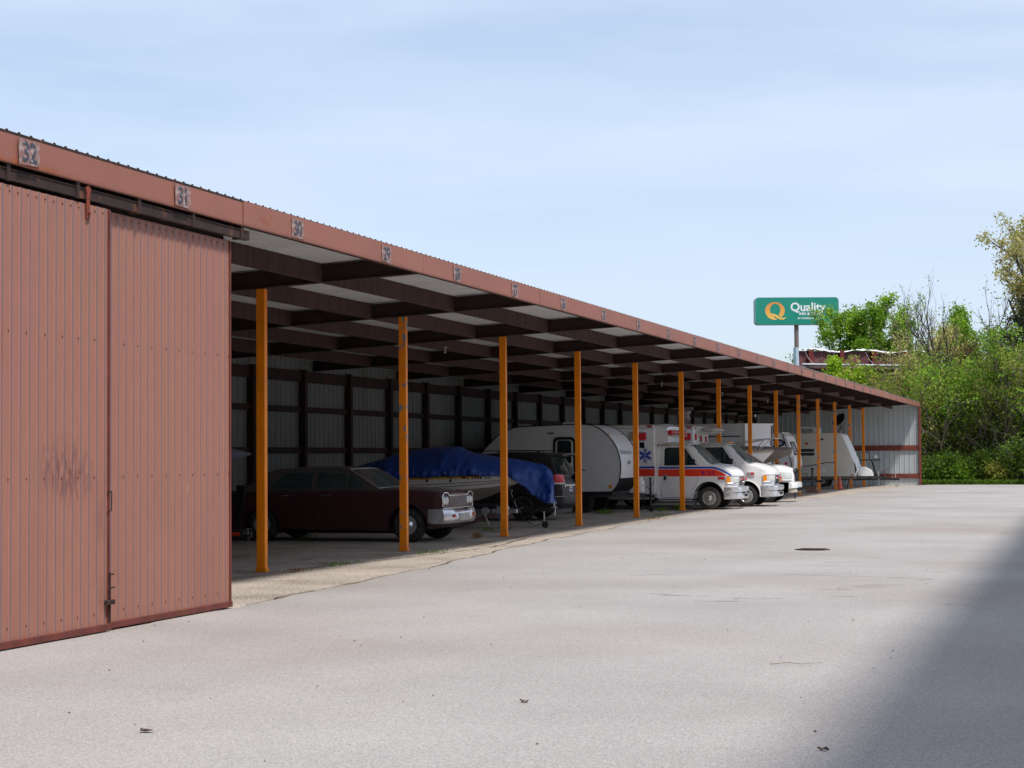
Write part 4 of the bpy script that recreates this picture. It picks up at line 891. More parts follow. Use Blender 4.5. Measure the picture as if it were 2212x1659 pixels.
# ---- white pickup --------------------------------------------------------------
def pickup():
    t = thing('pickup_truck', 'white pickup truck with chrome grille beside the plain white ambulance', 'pickup truck', (-11.50, 66.60, zg(66)))
    B1 = Body([(-4.9, 1.30), (-2.6, 1.32), (-2.55, 1.40), (-0.55, 1.42), (0.0, 1.42), (0.45, 1.36), (0.75, 1.27), (0.92, 1.17), (0.97, 1.05)],
              [(-4.9, 0.98), (0.3, 1.0), (0.46, 0.985), (0.56, 0.955), (0.68, 0.87), (0.78, 0.74), (0.88, 0.56), (0.97, 0.48)], 0.45, [(0, 0.48, 0.45), (-3.7, 0.48, 0.45)], [(0.3, 0.97), (0.7, 1.0), (1.1, 0.99), (1.4, 0.93)], rad=0.07, crown=0.04, bot=[(-4.9, 0.5), (0.5, 0.45), (0.97, 0.70)])
    b = MB(); B1.mesh(b, nz=8, ny=8, step=0.12); b.build('body', WHT, t, 30)
    G = Body([(-2.55, 1.42), (-2.35, 1.88), (-2.2, 1.97), (-1.3, 1.98), (-1.05, 1.92), (-0.3, 1.44)], [(-2.55, 0.9), (-0.3, 0.9)], 1.36, [], [(1.36, 1), (1.9, 0.86), (2, 0.83)], rad=0.06, crown=0.02)
    b = MB(); G.mesh(b, nz=6, ny=6, step=0.15); b.build('cab', WHT, t, 30)
    for s in (-1, 1): b = MB(); G.panel(b, [(-2.3, 1.46), (-0.6, 1.46), (-1.1, 1.84), (-2.2, 1.86)], 0.004, s); b.build('side_window', GLS, t)
    b = MB(); b.loft([[(-0.25 - 0.76 * u - 0.08 * v * v, v * (0.82 - 0.07 * u), 1.475 + 0.45 * u) for v in xr(-1, 1, 8)] for u in xr(0, 1, 5)], False, closed=False); b.build('windshield', GLS, t, 60)
    f = 0.96
    b = MB(); b.prism([(-0.44, 0.78), (0.44, 0.78), (0.46, 1.18), (0.38, 1.24), (-0.38, 1.24), (-0.46, 1.18)], f - 0.05, f + 0.05, 'x'); b.build('grille_frame', CHR, t)
    b = MB()
    for z0 in (0.80, 0.94, 1.08):
        for y0 in (-0.40, 0.03): b.box(f + 0.045, f + 0.054, y0, y0 + 0.37, z0, z0 + 0.11, b=0.003)
    b.build('grille_opening', INK, t)
    b = MB(); b.lathe([(0.07, 0), (0.05, 0.012), (0.001, 0.014)], (f + 0.054, 0, 1.01), 'x', 16); b.build('badge', NAVY, t)
    for s in (-1, 1):
        cl = [(0.995, 0.50), (0.965, 0.60), (0.885, 0.71), (0.76, 0.80), (0.56, 0.90)]
        def lens(pts, z0, z1, nm, m): b = MB(); b.loft([[(x, s * y, z0), (x + 0.012, s * (y + 0.008), (z0 + z1) / 2), (x - 0.006, s * y, z1)] for y, x in pts], False, closed=False); b.build(nm, m, t, 60)
        lens(cl, 0.90, 1.13, 'headlight', CLRL); lens(cl[1:], 0.80, 0.89, 'park_lamp', CLRL); lens([(0.999, 0.44)] + cl[:2], 0.80, 0.885, 'turn_lamp', AMB)
    def bm_(zl, zh, nm, m, w=1.0, dx=0):
        b = MB(); b.loft([[(1.10 + x + dx - 0.1, y * w, zl), (1.10 + x + dx, y * w, zl + .02), (1.10 + x + dx + .01, y * w, (zl + zh) / 2), (1.10 + x + dx - 0.01, y * w, zh - .02), (1.10 + x + dx - 0.1, y * w, zh)] for y, x in ((-1.0, -0.66), (-1.0, -0.15), (-0.9, -0.05), (-0.5, 0), (0.5, 0), (0.9, -0.05), (1.0, -0.15), (1.0, -0.66))]); return b.build(nm, m, t, 40)
    bm_(0.52, 0.76, 'front_bumper', WHT); bm_(0.36, 0.53, 'air_dam', mat('beige air dam', (0.50, 0.44, 0.34), 0.6, var=0.1), 0.95, -0.03)
    b = MB(); b.box(1.06, 1.115, -0.38, 0.38, 0.42, 0.56); b.build('bumper_opening', INK, t)
    b = MB(); b.box(-4.7, 0.7, -0.7, 0.7, 0.36, 0.6); b.build('chassis', BLK, t)
    for x in (0, -3.7):
        for s in (-1, 1): wheel(t, x, s * 0.97, 0.40, 0.25, 0.22, s, 'plain')
pickup()
# ------------------------------------------------------------------ boats, trailers, campers
def hull_mesh(L0, L1, beam, zg0, zg1, zc0, zc1, zk, stem=0.55, n=18, flare=0.9, k0=0.35, kp=2.3):
    """rings from stern (L0) to bow (L1): gunwale-chine-keel-chine-gunwale (open on top, capped by deck)"""
    rings = []
    for i in range(n + 1):
        u = i / n; x = L0 + (L1 - L0) * u; k = max(0.0, 1 - max(0, (u - k0) / (1 - k0)) ** kp); w = beam / 2 * (0.92 + 0.08 * min(1, u * 3)) * k + 0.015
        zgw = zg0 + (zg1 - zg0) * u ** 2; zch = zc0 + (zc1 - zc0) * u ** 2.2; zke = zk + (zch - zk) * u ** 4
        sx = stem * (1 - k) * 0.0
        rings.append([(x + 0.0, -w, zgw), (x - stem * u ** 3 * 0.3, -w * 0.97, zch + (zgw - zch) * 0.5), (x - stem * u ** 3 * 0.6, -w * flare * 0.93, zch), (x - stem * u ** 3, 0, zke), (x - stem * u ** 3 * 0.6, w * flare * 0.93, zch), (x - stem * u ** 3 * 0.3, w * 0.97, zch + (zgw - zch) * 0.5), (x, w, zgw)])
    return rings
def blue_boat():
    t = thing('motor_boat', 'cream motor boat with yellow stripe on a trailer, under a blue tarpaulin', 'boat', (-15.5, 42.05, 0))
    rings = hull_mesh(-3.6, 2.42, 2.15, 1.27, 1.36, 0.84, 1.16, 0.50, 0.75)
    b = MB(); b.loft([[r[0], r[1], r[2], (r[2][0], r[2][1] * 0.97, r[2][2] - 0.02)] for r in rings], False, closed=False); b.loft([[r[6], r[5], r[4], (r[4][0], r[4][1] * 0.97, r[4][2] - 0.02)] for r in rings], False, closed=False)
    b.loft([[r[0], (r[0][0], 0, r[0][2] + 0.06), r[6]] for r in rings], False, closed=False); b.add(rings[0], [tuple(range(7))])
    b.build('hull', HULL, t, 40)
    b = MB(); b.loft([[(r[2][0], r[2][1] * 0.97, r[2][2] - 0.02), (r[3][0] , 0, r[3][2]), (r[4][0], r[4][1] * 0.97, r[4][2] - 0.02)] for r in rings], False, closed=False); b.build('hull_bottom', HULLD, t, 50)
    b = MB(); b.loft([[(r[0][0], r[0][1] - 0.018, r[0][2] - 0.005), (r[0][0], r[0][1] - 0.022, r[0][2] - 0.055)] for r in rings[:15]], False, closed=False); b.build('yellow_stripe', YEL, t)
    for f in (0.5, 0.78):
        b = MB(); b.tube([(r[1][0] * (f) + r[0][0] * (1 - f), (r[0][1] * (1 - f) + r[1][1] * f) - 0.004, r[0][2] + (r[2][2] - r[0][2]) * (0.50 if f < .6 else 0.72)) for r in rings[6:17]], 0.006, 4); b.build('pinstripe', INK, t)
    q = text_mb('MC 5888 GK', 0.115, frame4((1.10, -1.13, 1.285), (1, 0.24, 0), (0, 0, 1)), bold=0.003, ext=0.001, space=1.2); q.build('registration', INK, t)
    # blue tarpaulin: grid with folds
    top = [(-3.7, 1.28), (-3.2, 1.38), (-2.5, 1.58), (-2.05, 1.70), (-1.4, 1.93), (-0.9, 2.0), (-0.3, 2.05), (0.25, 2.08), (0.6, 1.93), (1.2, 1.80), (2.0, 1.69), (2.45, 1.62), (2.62, 1.52), (2.72, 1.30)]
    rs = random.Random(11); ph = [rs.uniform(0, 6.28) for _ in range(8)]
    b = MB(); rows = []
    nx = 150; ny = 36
    for i in range(nx + 1):
        x = -3.7 + 6.42 * i / nx; u = (x + 3.6) / 6.02; k = max(0.0, 1 - max(0, (u - 0.35) / 0.65) ** 2.3); w = 1.09 * k + 0.10 + 0.02
        w = max(w, 0.16)
        ze = 1.30 + 0.06 * max(0, min(1, u)) ** 2 + 0.05 * math.sin(x * 1.6 + 1) - (0.62 * sm(1.75, 2.6, x)) - 0.04
        zt = lerp(top, x); row = []
        for j in range(ny + 1):
            v = j / ny * 2 - 1; a = abs(v)
            if a < 0.75:
                s_ = a / 0.75; y = v / 0.75 * w; z = ze + 0.16 + (zt - ze - 0.16) * (1 - s_ ** 1.7)
            else:
                s_ = (a - 0.75) / 0.25; y = math.copysign(w + 0.012 * math.sin(s_ * 3), v); z = ze + 0.16 * (1 - s_)
            fold = (0.020 * math.sin(x * 9 + v * 3 + ph[0]) + 0.014 * math.sin(x * 17 + v * 6 + ph[1]) + 0.012 * math.sin(x * 29 - v * 9 + ph[2])) * (0.22 + 0.9 * a ** 1.5) + 0.02 * math.sin(x * 3.1 + v * 5 + ph[3])
            y += math.copysign(fold * 1.6, v) if a > 0.25 else 0; z += fold * 0.7 + (rs.uniform(-.012, .012) if a > 0.9 else 0)
            if x > 2.3: z += 0.06 * math.sin(j * 1.9) * sm(2.3, 2.7, x); 
            row.append((x + (0.03 * math.sin(j * 1.3) if x > 2 else 0), y, z))
        rows.append(row)
    b.loft(rows, False, closed=False); b.add(rows[-1], [tuple(range(ny + 1))])
    tp = thing('tarpaulin', 'crumpled bright blue tarpaulin draped over the cream motor boat', 'tarpaulin', (-15.5, 42.05, 0)); b.build('cover', TARP, tp, 60)
    b = MB()
    for x in (0.42, -1.4, -0.2): b.tube([(x, -1.13, 1.32), (x + .01, -1.14, 1.22)], 0.012, 4); b.box(x - .03, x + .02, -1.16, -1.13, 1.18, 1.24)
    b.build('tie_strap', BLK, tp)
    # trailer
    r = thing('boat_trailer', 'black boat trailer with jack wheel and amber marker lamp under the cream boat', 'trailer', (-15.5, 42.05, 0))
    b = MB()
    for s in (-1, 1): b.box(-3.2, 0.9, s * 0.75 - 0.04, s * 0.75 + 0.04, 0.36, 0.50); b.beam((0.9, s * 0.75, 0.43), (1.9, 0, 0.43), 0.08, 0.13)
    b.box(1.3, 2.78, -0.045, 0.045, 0.39, 0.50, b=0.004)
    for x in (-3, -1.5, 0, 0.85): b.box(x - 0.03, x + 0.03, -0.75, 0.75, 0.38, 0.45)
    b.build('frame', BLK, r)
    b = MB()
    for s in (-1, 1): b.box(-3, 1.4, s * 0.45 - 0.06, s * 0.45 + 0.06, 0.54, 0.60)
    b.build('bunk', mat('dark bunk carpet', (0.03, 0.03, 0.035), 0.95, var=0.1), r)
    b = MB(); b.beam((1.75, 0, 0.5), (1.55, 0, 0.98), 0.07, 0.07); b.beam((2.1, 0, 0.48), (1.66, 0, 0.75), 0.05, 0.05); b.tube([(1.60, -0.08, 0.93), (1.60, 0.08, 0.93)], 0.05, 10); b.build('winch_stand', BLK, r)
    b = MB(); b.tube([(1.62, -0.10, 0.92), (2.05, -0.45, 1.22)], 0.012, 4); b.build('strap', BLK, r)
    b = MB(); b.box(2.44, 2.60, -0.06, -0.02, 0.60, 0.78, b=0.01); mk = b.build('marker_lamp', BLK, r); b = MB(); b.box(2.48, 2.56, -0.075, -0.055, 0.65, 0.74, b=0.006); b.build('lens', mat('orange marker lens', (0.8, 0.12, 0.01), 0.3, var=0.05), mk)
    b = MB(); b.box(2.74, 2.80, -0.03, 0.03, 0.34, 0.56); b.box(2.68, 2.84, -0.05, 0.05, 0.50, 0.515); b.tube([(2.77, 0, 0.3), (2.77, 0, 0.64)], 0.018, 8); b.tube([(2.70, 0, 0.60), (2.72, 0, 0.65), (2.77, 0, 0.67), (2.82, 0, 0.65), (2.83, 0, 0.60)], 0.007, 5); b.build('coupler', GALV, r)
    b = MB(); b.tube([(2.53, -0.08, 0.15), (2.52, -0.08, 0.42)], 0.022, 8); j = b.build('jack', GALV, r)
    b = MB(); b.lathe([(0.03, 0), (0.085, 0.005), (0.09, 0.025), (0.085, 0.045), (0.03, 0.05)], (2.55, -0.105, 0.09), 'y', 18); b.build('jack_wheel', RUB, j, 40)
    b = MB(); b.tube([(1.85, 0.02, 0.4), (1.95, 0.0, 0.2), (2.25, -0.02, 0.06), (2.42, -0.02, 0.10), (2.44, 0, 0.4)], 0.010, 5); b.build('strap', BLK, r, 50)
    for s in (-1, 1): wheel(r, -1.9, s * 1.0, 0.32, 0.2, 0.19, s, 'plain')
blue_boat()
def rusty_trailer():
    t = thing('utility_trailer', 'rusty brown trailer with its tongue raised and a chain hanging down', 'trailer', (-15.5, 39.5, 0))
    RB = mat('brown rusted channel', (0.11, 0.065, 0.055), 0.85, var=0.3, vs=5)
    b = MB(); b.beam((0.7, 0, 0.05), (1.55, 0, 0.26), 0.10, 0.10); b.beam((1.5, 0, 0.26), (2.1, 0, 0.46), 0.07, 0.11); b.build('tongue', RB, t)
    b = MB(); b.box(-4.2, 0.72, -0.8, 0.8, 0.06, 0.16); b.build('deck', RB, t)
    b = MB(); b.box(2.0, 2.62, -0.05, 0.05, 0.46, 0.55, b=0.008); b.box(2.12, 2.40, -0.07, 0.07, 0.42, 0.62, b=0.01); b.build('coupler', GALV, t)
    b = MB(); b.box(2.14, 2.34, -0.08, 0.02, 0.30, 0.46, b=0.02); b.tube([(2.30, -0.02, 0.26), (2.30, -0.02, 0.68)], 0.03, 8); b.build('jack_bracket', mat('blue grey steel', (0.07, 0.10, 0.15), 0.5, 0.3, var=0.2), t)
    b = MB(); b.lathe([(0.095, 0), (0.095, 0.03), (0.05, 0.05), (0.001, 0.05)], (1.86, -0.14, 0.50), 'y', 20); w = b.build('winch_drum', CHRD, t, 40)
    b = MB(); b.tube([(1.86, -0.17, 0.44), (1.98, -0.19, 0.18)], 0.012, 6); b.tube([(1.98, -0.19, 0.18), (1.98, -0.26, 0.17)], 0.016, 6); b.build('winch_handle', GALV, w)
    b = MB(); p = [(2.47, -0.02, 0.5), (2.47, -0.03, 0.3), (2.46, -0.03, 0.1), (2.36, -0.04, 0.02), (2.1, -0.03, 0.015), (1.9, 0.05, 0.015)]
    L_ = 0; k = 0
    for (a, c) in zip(p, p[1:]):
        a = Vector(a); c = Vector(c); n = max(2, int((c - a).length / 0.035))
        for i in range(n):
            m = a + (c - a) * (i + 0.5) / n; d = (c - a).normalized() * 0.024; e = Vector((0, 0.012, 0)) if k % 2 else d.cross(Vector((0, 1, 0))).normalized() * 0.012; k += 1
            b.tube([m - d, m + e, m + d, m - e, m - d], 0.005, 4, caps=False)
    b.build('safety_chain', RUST, t)
rusty_trailer()
def left_boat():
    t = thing('covered_boat', 'small boat bow wrapped in a slate grey cover beside the sliding door', 'boat', (-16.62, 33.0, 0))
    b = MB(); rings = []
    for i in range(15):
        u = i / 14; x = -4.4 + 4.4 * u; w = 1.0 * max(0.0, 1 - max(0, (u - 0.3) / 0.7) ** 2.0) + 0.015; zm = 1.90; zt = zm + (0.12 + 0.10 * math.sin(u * 2.6)) * (1 - u ** 5) ** 0.7 + 0.01; zb = 1.15 + 0.74 * u ** 2.2
        ring = []
        for j in range(14):
            a = 2 * math.pi * j / 14; cy, cz = math.cos(a), math.sin(a); f = 0.015 * math.sin(j * 2.2 + i * 1.7)
            ring.append((x, cy * w * (1 + f), zm + (cz * (zt - zm) if cz > 0 else cz * (zm - zb) * (abs(cz) ** 0.2)) + f))
        rings.append(ring)
    b.loft(rings); b.build('cover', GTARP, t, 50)
    r = thing('boat_trailer', 'black trailer with a large orange reflector, half hidden by the sliding door', 'trailer', (-16.62, 33.0, 0))
    b = MB()
    for s in (-1, 1): b.box(-4.2, -1.2, s * 0.7 - 0.04, s * 0.7 + 0.04, 0.3, 0.4); b.beam((-1.2, s * 0.7, 0.35), (-0.55, 0, 0.26), 0.07, 0.1)
    b.box(-0.75, -0.16, -0.06, 0.06, 0.15, 0.32, b=0.005); b.box(-0.3, -0.02, -0.03, 0.03, 0.16, 0.22); b.build('frame', BLK, r)
    b = MB(); b.box(-0.42, -0.22, -0.068, -0.058, 0.19, 0.27, b=0.004); b.build('reflector', mat('orange reflector', (0.85, 0.07, 0.01), 0.3, var=0.03, emit=None), r)
    b = MB(); b.tube([(-0.06, 0, 0.1), (-0.06, 0, 0.34)], 0.014, 6); b.tube([(-0.12, 0, 0.33), (0.0, 0, 0.34)], 0.01, 5); b.tube([(-0.05, -0.02, 0.12), (0.04, -0.03, 0.2), (0.03, -0.02, 0.33)], 0.006, 5); b.build('coupler', GALV, r)
    b = MB(); b.prism([(-0.30, 0.60), (-0.22, 0.60), (-0.16, 0.78), (-0.13, 1.24), (-0.30, 1.25), (-0.30, 0.9)], -0.06, 0.06); b.box(-0.13, 0.02, -0.02, 0.02, 1.255, 1.27); b.beam((-0.3, 0, 0.3), (-0.26, 0, 0.66), 0.06, 0.06)
    b.lathe([(0.17, 0), (0.17, 0.08), (0.001, 0.09)], (-0.52, -0.1, 0.95), 'y', 18); b.box(-0.5, -0.28, -0.05, 0.05, 0.82, 0.90); b.build('winch_stand', BLKP, r)
    for s in (-1, 1): wheel(r, -2.6, s * 0.95, 0.3, 0.18, 0.17, s, 'plain')
left_boat()

# ---- rounded travel trailer -------------------------------------------------------
def round_camper():
    t = thing('travel_trailer', 'silver and white rounded travel trailer with black edge trim beside the ambulance', 'travel trailer', (-14.0, 54.5, 0))
    P = [(-4.95, 1.30), (-4.80, 1.72), (-4.58, 1.97), (-4.30, 2.25), (-4.02, 2.49), (-3.72, 2.65), (-3.40, 2.74), (-2.6, 2.78), (-1.73, 2.80), (-1.08, 2.80), (-0.78, 2.73), (-0.45, 2.52), (-0.22, 2.26), (-0.07, 2.0), (0.01, 1.72), (0.035, 1.46), (0.0, 1.09), (-0.10, 0.85), (-0.26, 0.66)]
    # refine profile by smoothing
    Q = []
    for i in range(len(P) - 1):
        p0 = P[max(i - 1, 0)]; p1 = P[i]; p2 = P[i + 1]; p3 = P[min(i + 2, len(P) - 1)]
        for k in range(4):
            u = k / 4; Q.append(tuple(0.5 * ((2 * p1[d]) + (-p0[d] + p2[d]) * u + (2 * p0[d] - 5 * p1[d] + 4 * p2[d] - p3[d]) * u * u + (-p0[d] + 3 * p1[d] - 3 * p2[d] + p3[d]) * u ** 3) for d in (0, 1)))
    Q.append(P[-1]); low = [(-4.6, 0.63), (-4.90, 0.9)]
    full = Q + low
    for s in (-1, 1): b = MB(); b.prism(full, s * 1.08, s * 1.10); b.build('side_wall', SILV, t)
    up = [p for p in Q if p[1] > 1.06]; dn = [p for p in Q if p[1] <= 1.10 and p[0] > -1]
    b = MB(); b.loft([[(x, -1.085, z), (x, 1.085, z)] for x, z in up], False, closed=False); b.build('roof_skin', SKW, t, 50)
    dn = [up[-1]] + dn
    b = MB(); b.loft([[(x + .004, -1.085, z), (x + .004, 1.085, z)] for x, z in dn], False, closed=False); b.build('front_skirt', BLKP, t, 50)
    for s in (-1, 1): b = MB(); b.tube([(x, s * 1.10, z) for x, z in full + full[:1]], 0.020, 6); b.build('edge_trim', BLK, t, 60)
    b = MB(); b.box(-4.8, -0.25, -1.08, 1.08, 0.55, 0.66); b.build('floor_pan', BLK, t)
    b = MB(); D = rrect(-1.815, 1.55, 0.74, 1.72, 0.16, 5); b.prism(D, -1.116, -1.10); dr = b.build('door', BLKP, t)
    b = MB(); b.prism(rrect(-1.81, 1.52, 0.58, 1.60, 0.12, 5), -1.125, -1.112); b.build('door_skin', SILV, dr)
    b = MB(); b.prism(rrect(-1.81, 1.93, 0.47, 0.74, 0.08, 5), -1.132, -1.12); b.build('door_window', GLS, dr)
    b = MB(); b.prism(rrect(-2.26, 2.53, 0.23, 0.07, 0.035, 4), -1.125, -1.10); b.build('porch_lamp', CHRD, t)
    b = MB(); b.lathe([(0.06, 0), (0.05, 0.02), (0.001, 0.022)], (-0.31, -1.10, 0.83), 'y', 16, 0, -1); b.build('marker_lamp', AMB, t)
    for y in (-0.85, 0.75): b = MB(); b.sphere((-0.40, y, 2.49), 0.03, 5, (1, 1.6, 1)); b.build('clearance_lamp', AMB, t, 50)
    b = MB(); b.prism([(-1.05 - 0.0, 1.33), (-1.2, 1.39), (-1.45, 1.40), (-1.45, 1.33)], -1.103, -1.10); b.build('swoosh', mat('grey fade decal', (0.25, 0.25, 0.25), 0.5, var=0.1), t)
    # script lettering on the curved front
    SCR = mat('charcoal script', (0.06, 0.06, 0.065), 0.6, var=0)
    q = text_mb('Bushwhacker', 0.26, frame4((0.0, 0, 0), (1, 0, 0), (0, 1, 0)), bold=-0.003, ext=0.001, shear=0.25, res=2)
    def wrap(q, y0, z0):
        out = []
        for x, y, z in q.v:
            yy, zz = y0 + x, z0 + y
            xx = min((abs(zz - p[1]), p[0]) for p in Q if p[0] > -1)[1]
            # interpolate
            for a, c in zip(Q, Q[1:]):
                if a[0] > -1.2 and (a[1] - zz) * (c[1] - zz) <= 0 and a[1] != c[1]: xx = a[0] + (c[0] - a[0]) * (zz - a[1]) / (c[1] - a[1])
            out.append((xx + 0.012, yy, zz))
        q.v = out
    wrap(q, -0.20, 1.92); q.build('front_script', SCR, t)
    q = text_mb('plus', 0.22, frame4((0.0, 0, 0), (1, 0, 0), (0, 1, 0)), bold=0.002, ext=0.001, shear=0.25, res=2); wrap(q, -0.05, 1.60); q.build('front_script', SCR, t)
    b = MB(); b.box(-2.2, -1.6, -0.3, 0.4, 2.80, 2.83); b.loft([[(x, y, z) for x, y in ((-2.15, -0.25), (-1.65, -0.25), (-1.65, 0.35), (-2.15, 0.35))] if i == 0 else [(x, y, z) for x, y in ((-2.1, -0.2), (-1.72, -0.2), (-1.72, 0.3), (-2.1, 0.3))] for i, z in enumerate((2.83, 2.90))]); b.build('roof_vent', SKW, t)
    for x in (-3.0, -3.6): b = MB(); b.lathe([(0.05, 0), (0.05, 0.08), (0.001, 0.09)], (x, -0.5, 2.75), 'z', 10); b.build('roof_pipe', BLKP, t)
    b = MB()
    for s in (-1, 1): b.beam((-1.0, s * 0.9, 0.56), (0.55, 0.02 * s, 0.52), 0.07, 0.12); b.box(-4.6, -0.9, s * 0.9 - 0.04, s * 0.9 + 0.04, 0.45, 0.57)
    b.box(0.4, 0.86, -0.05, 0.05, 0.47, 0.57, b=0.006); b.box(-0.2, 0.35, -0.35, 0.35, 0.56, 0.59); b.build('frame', BLK, t)
    b = MB(); b.sphere((0.93, 0, 0.57), 0.05, 6); b.box(0.74, 0.98, -0.06, 0.06, 0.52, 0.56, b=0.01); b.build('coupler', GALV, t)
    b = MB(); b.tube([(0.72, 0, 0.16), (0.72, 0, 1.06)], 0.034, 10); b.lathe([(0.05, 0), (0.05, 0.05)], (0.72, 0, 1.04), 'z', 12); b.tube([(0.72, 0, 0.86), (0.84, -0.05, 0.86), (0.84, -0.05, 1.0)], 0.010, 5); jk = b.build('jack', BLK, t, 50)
    b = MB(); b.lathe([(0.03, 0), (0.08, 0.005), (0.085, 0.025), (0.08, 0.05), (0.03, 0.055)], (0.74, -0.03, 0.085), 'y', 16); b.build('jack_wheel', RUB, jk, 40)
    b = MB(); b.tube([(0.3, 0, 0.5), (0.45, 0.1, 0.72), (0.6, 0.05, 0.80), (0.75, 0.1, 0.62)], 0.012, 5); b.tube([(0.5, -0.02, 0.48), (0.53, -0.03, 0.3), (0.50, -0.02, 0.2)], 0.012, 4); b.build('cable', BLK, t, 50)
    tk = thing('propane_tank', 'white propane tank on the rounded travel trailer tongue', 'propane tank', (-13.60, 54.42, 0.59))
    b = MB(); b.lathe([(0.10, 0), (0.14, 0.02), (0.155, 0.08), (0.155, 0.30), (0.14, 0.38), (0.08, 0.43), (0.03, 0.44)], (0, 0, 0), 'z', 24); b.build('tank_body', WHTD, tk, 50)
    b = MB(); b.lathe([(0.09, 0.42), (0.095, 0.52), (0.09, 0.52), (0.085, 0.42)], (0, 0, 0), 'z', 20); b.build('collar', WHTD, tk, 40)
    b = MB(); b.tube([(0, 0, 0.42), (0, 0, 0.50)], 0.018, 8); b.tube([(-0.16, -0.1, 0.26), (0.16, -0.12, 0.26)], 0.012, 6); b.build('valve', GALV, tk)
    wheel(t, -1.25, -1.0, 0.34, 0.2, 0.19, -1, 'plain', rm=BLKP); wheel(t, -1.25, 1.0, 0.34, 0.2, 0.19, 1, 'plain', rm=BLKP)
round_camper()

# ---- open boat with rail, second covered boat ---------------------------------------------
def boat2():
    t = thing('open_boat', 'white boat with blue stripe, tan deck and silver windscreen rail', 'boat', (-14.6, 69.3, zg(69)))
    rings = hull_mesh(-3.5, 2.75, 2.1, 1.80, 1.92, 1.20, 1.42, 1.0, 0.85, n=26, k0=0.5, kp=2.6)
    b = MB(); b.loft([[r[j] for j in range(7)] for r in rings], False, closed=False); b.add(rings[0], [tuple(range(7))]); b.build('hull', WHT, t, 40)
    b = MB(); b.loft([[(r[0][0], r[0][1] - 0.02, r[0][2] - 0.02), (r[0][0] + 0.02, r[0][1] - 0.02, r[0][2] + 0.04), (r[0][0], r[0][1] * 0.8, r[0][2] + 0.07), (r[0][0], 0, r[0][2] + 0.12), (r[0][0], -r[0][1] * 0.8, r[0][2] + 0.07), (r[0][0] + 0.02, -r[0][1] + 0.02, r[0][2] + 0.04)] for r in rings], True); b.build('deck', mat('tan deck', (0.52, 0.42, 0.34), 0.6, var=0.1), t, 40)
    b = MB(); b.loft([[(r[0][0], r[0][1] - 0.006, r[0][2] - 0.12), (r[0][0] - .02, r[0][1] - 0.004, r[0][2] - 0.16)] for r in rings[:24]], False, closed=False); b.build('blue_stripe', BLUE, t)
    text_mb('KC', 0.13, frame4((1.45, -1.0, 1.64), (1, 0.2, 0), (0, 0, 1)), bold=0.004, ext=0.001).build('registration', INK, t)
    b = MB()
    for s in (-1, 1): b.tube([(0.5, s * 0.9, 1.98), (1.3, s * 0.85, 2.28), (2.2, s * 0.7, 2.42), (2.9, s * 0.5, 2.46)], 0.022, 6); b.tube([(2.55, s * 0.6, 2.44), (2.3, s * 0.55, 2.2), (1.95, s * 0.5, 1.93)], 0.022, 6); b.tube([(0.75, s * 0.9, 1.98), (1.5, s * 0.85, 2.25), (2.3, s * 0.7, 2.40)], 0.012, 6)
    b.tube([(2.9, -0.5, 2.46), (2.9, 0.5, 2.46)], 0.02, 6); b.build('windscreen_rail', CHRD, t, 50)
    b = MB(); rr_ = []
    for x in xr(-3.3, 1.3, 12): rr_.append([(x, y * 0.95, 1.92 + 0.42 * (1 - y * y) * (1 - 0.6 * max(0, x) / 1.3) + 0.02 * math.sin(x * 7 + y * 5)) for y in xr(-1, 1, 10)])
    b.loft(rr_, False, closed=False); b.build('cover', BTARP, t, 60)
    r = thing('boat_trailer', 'dark trailer beneath the white boat with blue stripe', 'trailer', (-14.6, 69.5, zg(69)))
    b = MB()
    for s in (-1, 1): b.box(-3, 0.9, s * 0.6 - 0.04, s * 0.6 + 0.04, 0.72, 0.84); b.box(-1.6, -1.5, s * 0.6 - 0.03, s * 0.6 + 0.03, 0.4, 0.72); b.beam((0.9, s * 0.6, 0.78), (2.0, 0, 0.6), 0.08, 0.1)
    for x in (-2.5, -1, 0.5): b.box(x - 0.04, x + 0.04, -0.6, 0.6, 0.80, 1.02)
    b.box(-1.6, -1.5, -0.85, 0.85, 0.36, 0.44); b.box(1.9, 2.9, -0.04, 0.04, 0.55, 0.65); b.build('frame', BLK, r)
    b = MB(); b.tube([(2.7, 0, 0.0), (2.7, 0, 0.9)], 0.03, 8); b.build('jack', BLK, r)
    for s in (-1, 1): wheel(r, -1.55, s * 0.98, 0.38, 0.22, 0.2, s, 'plain')
boat2()
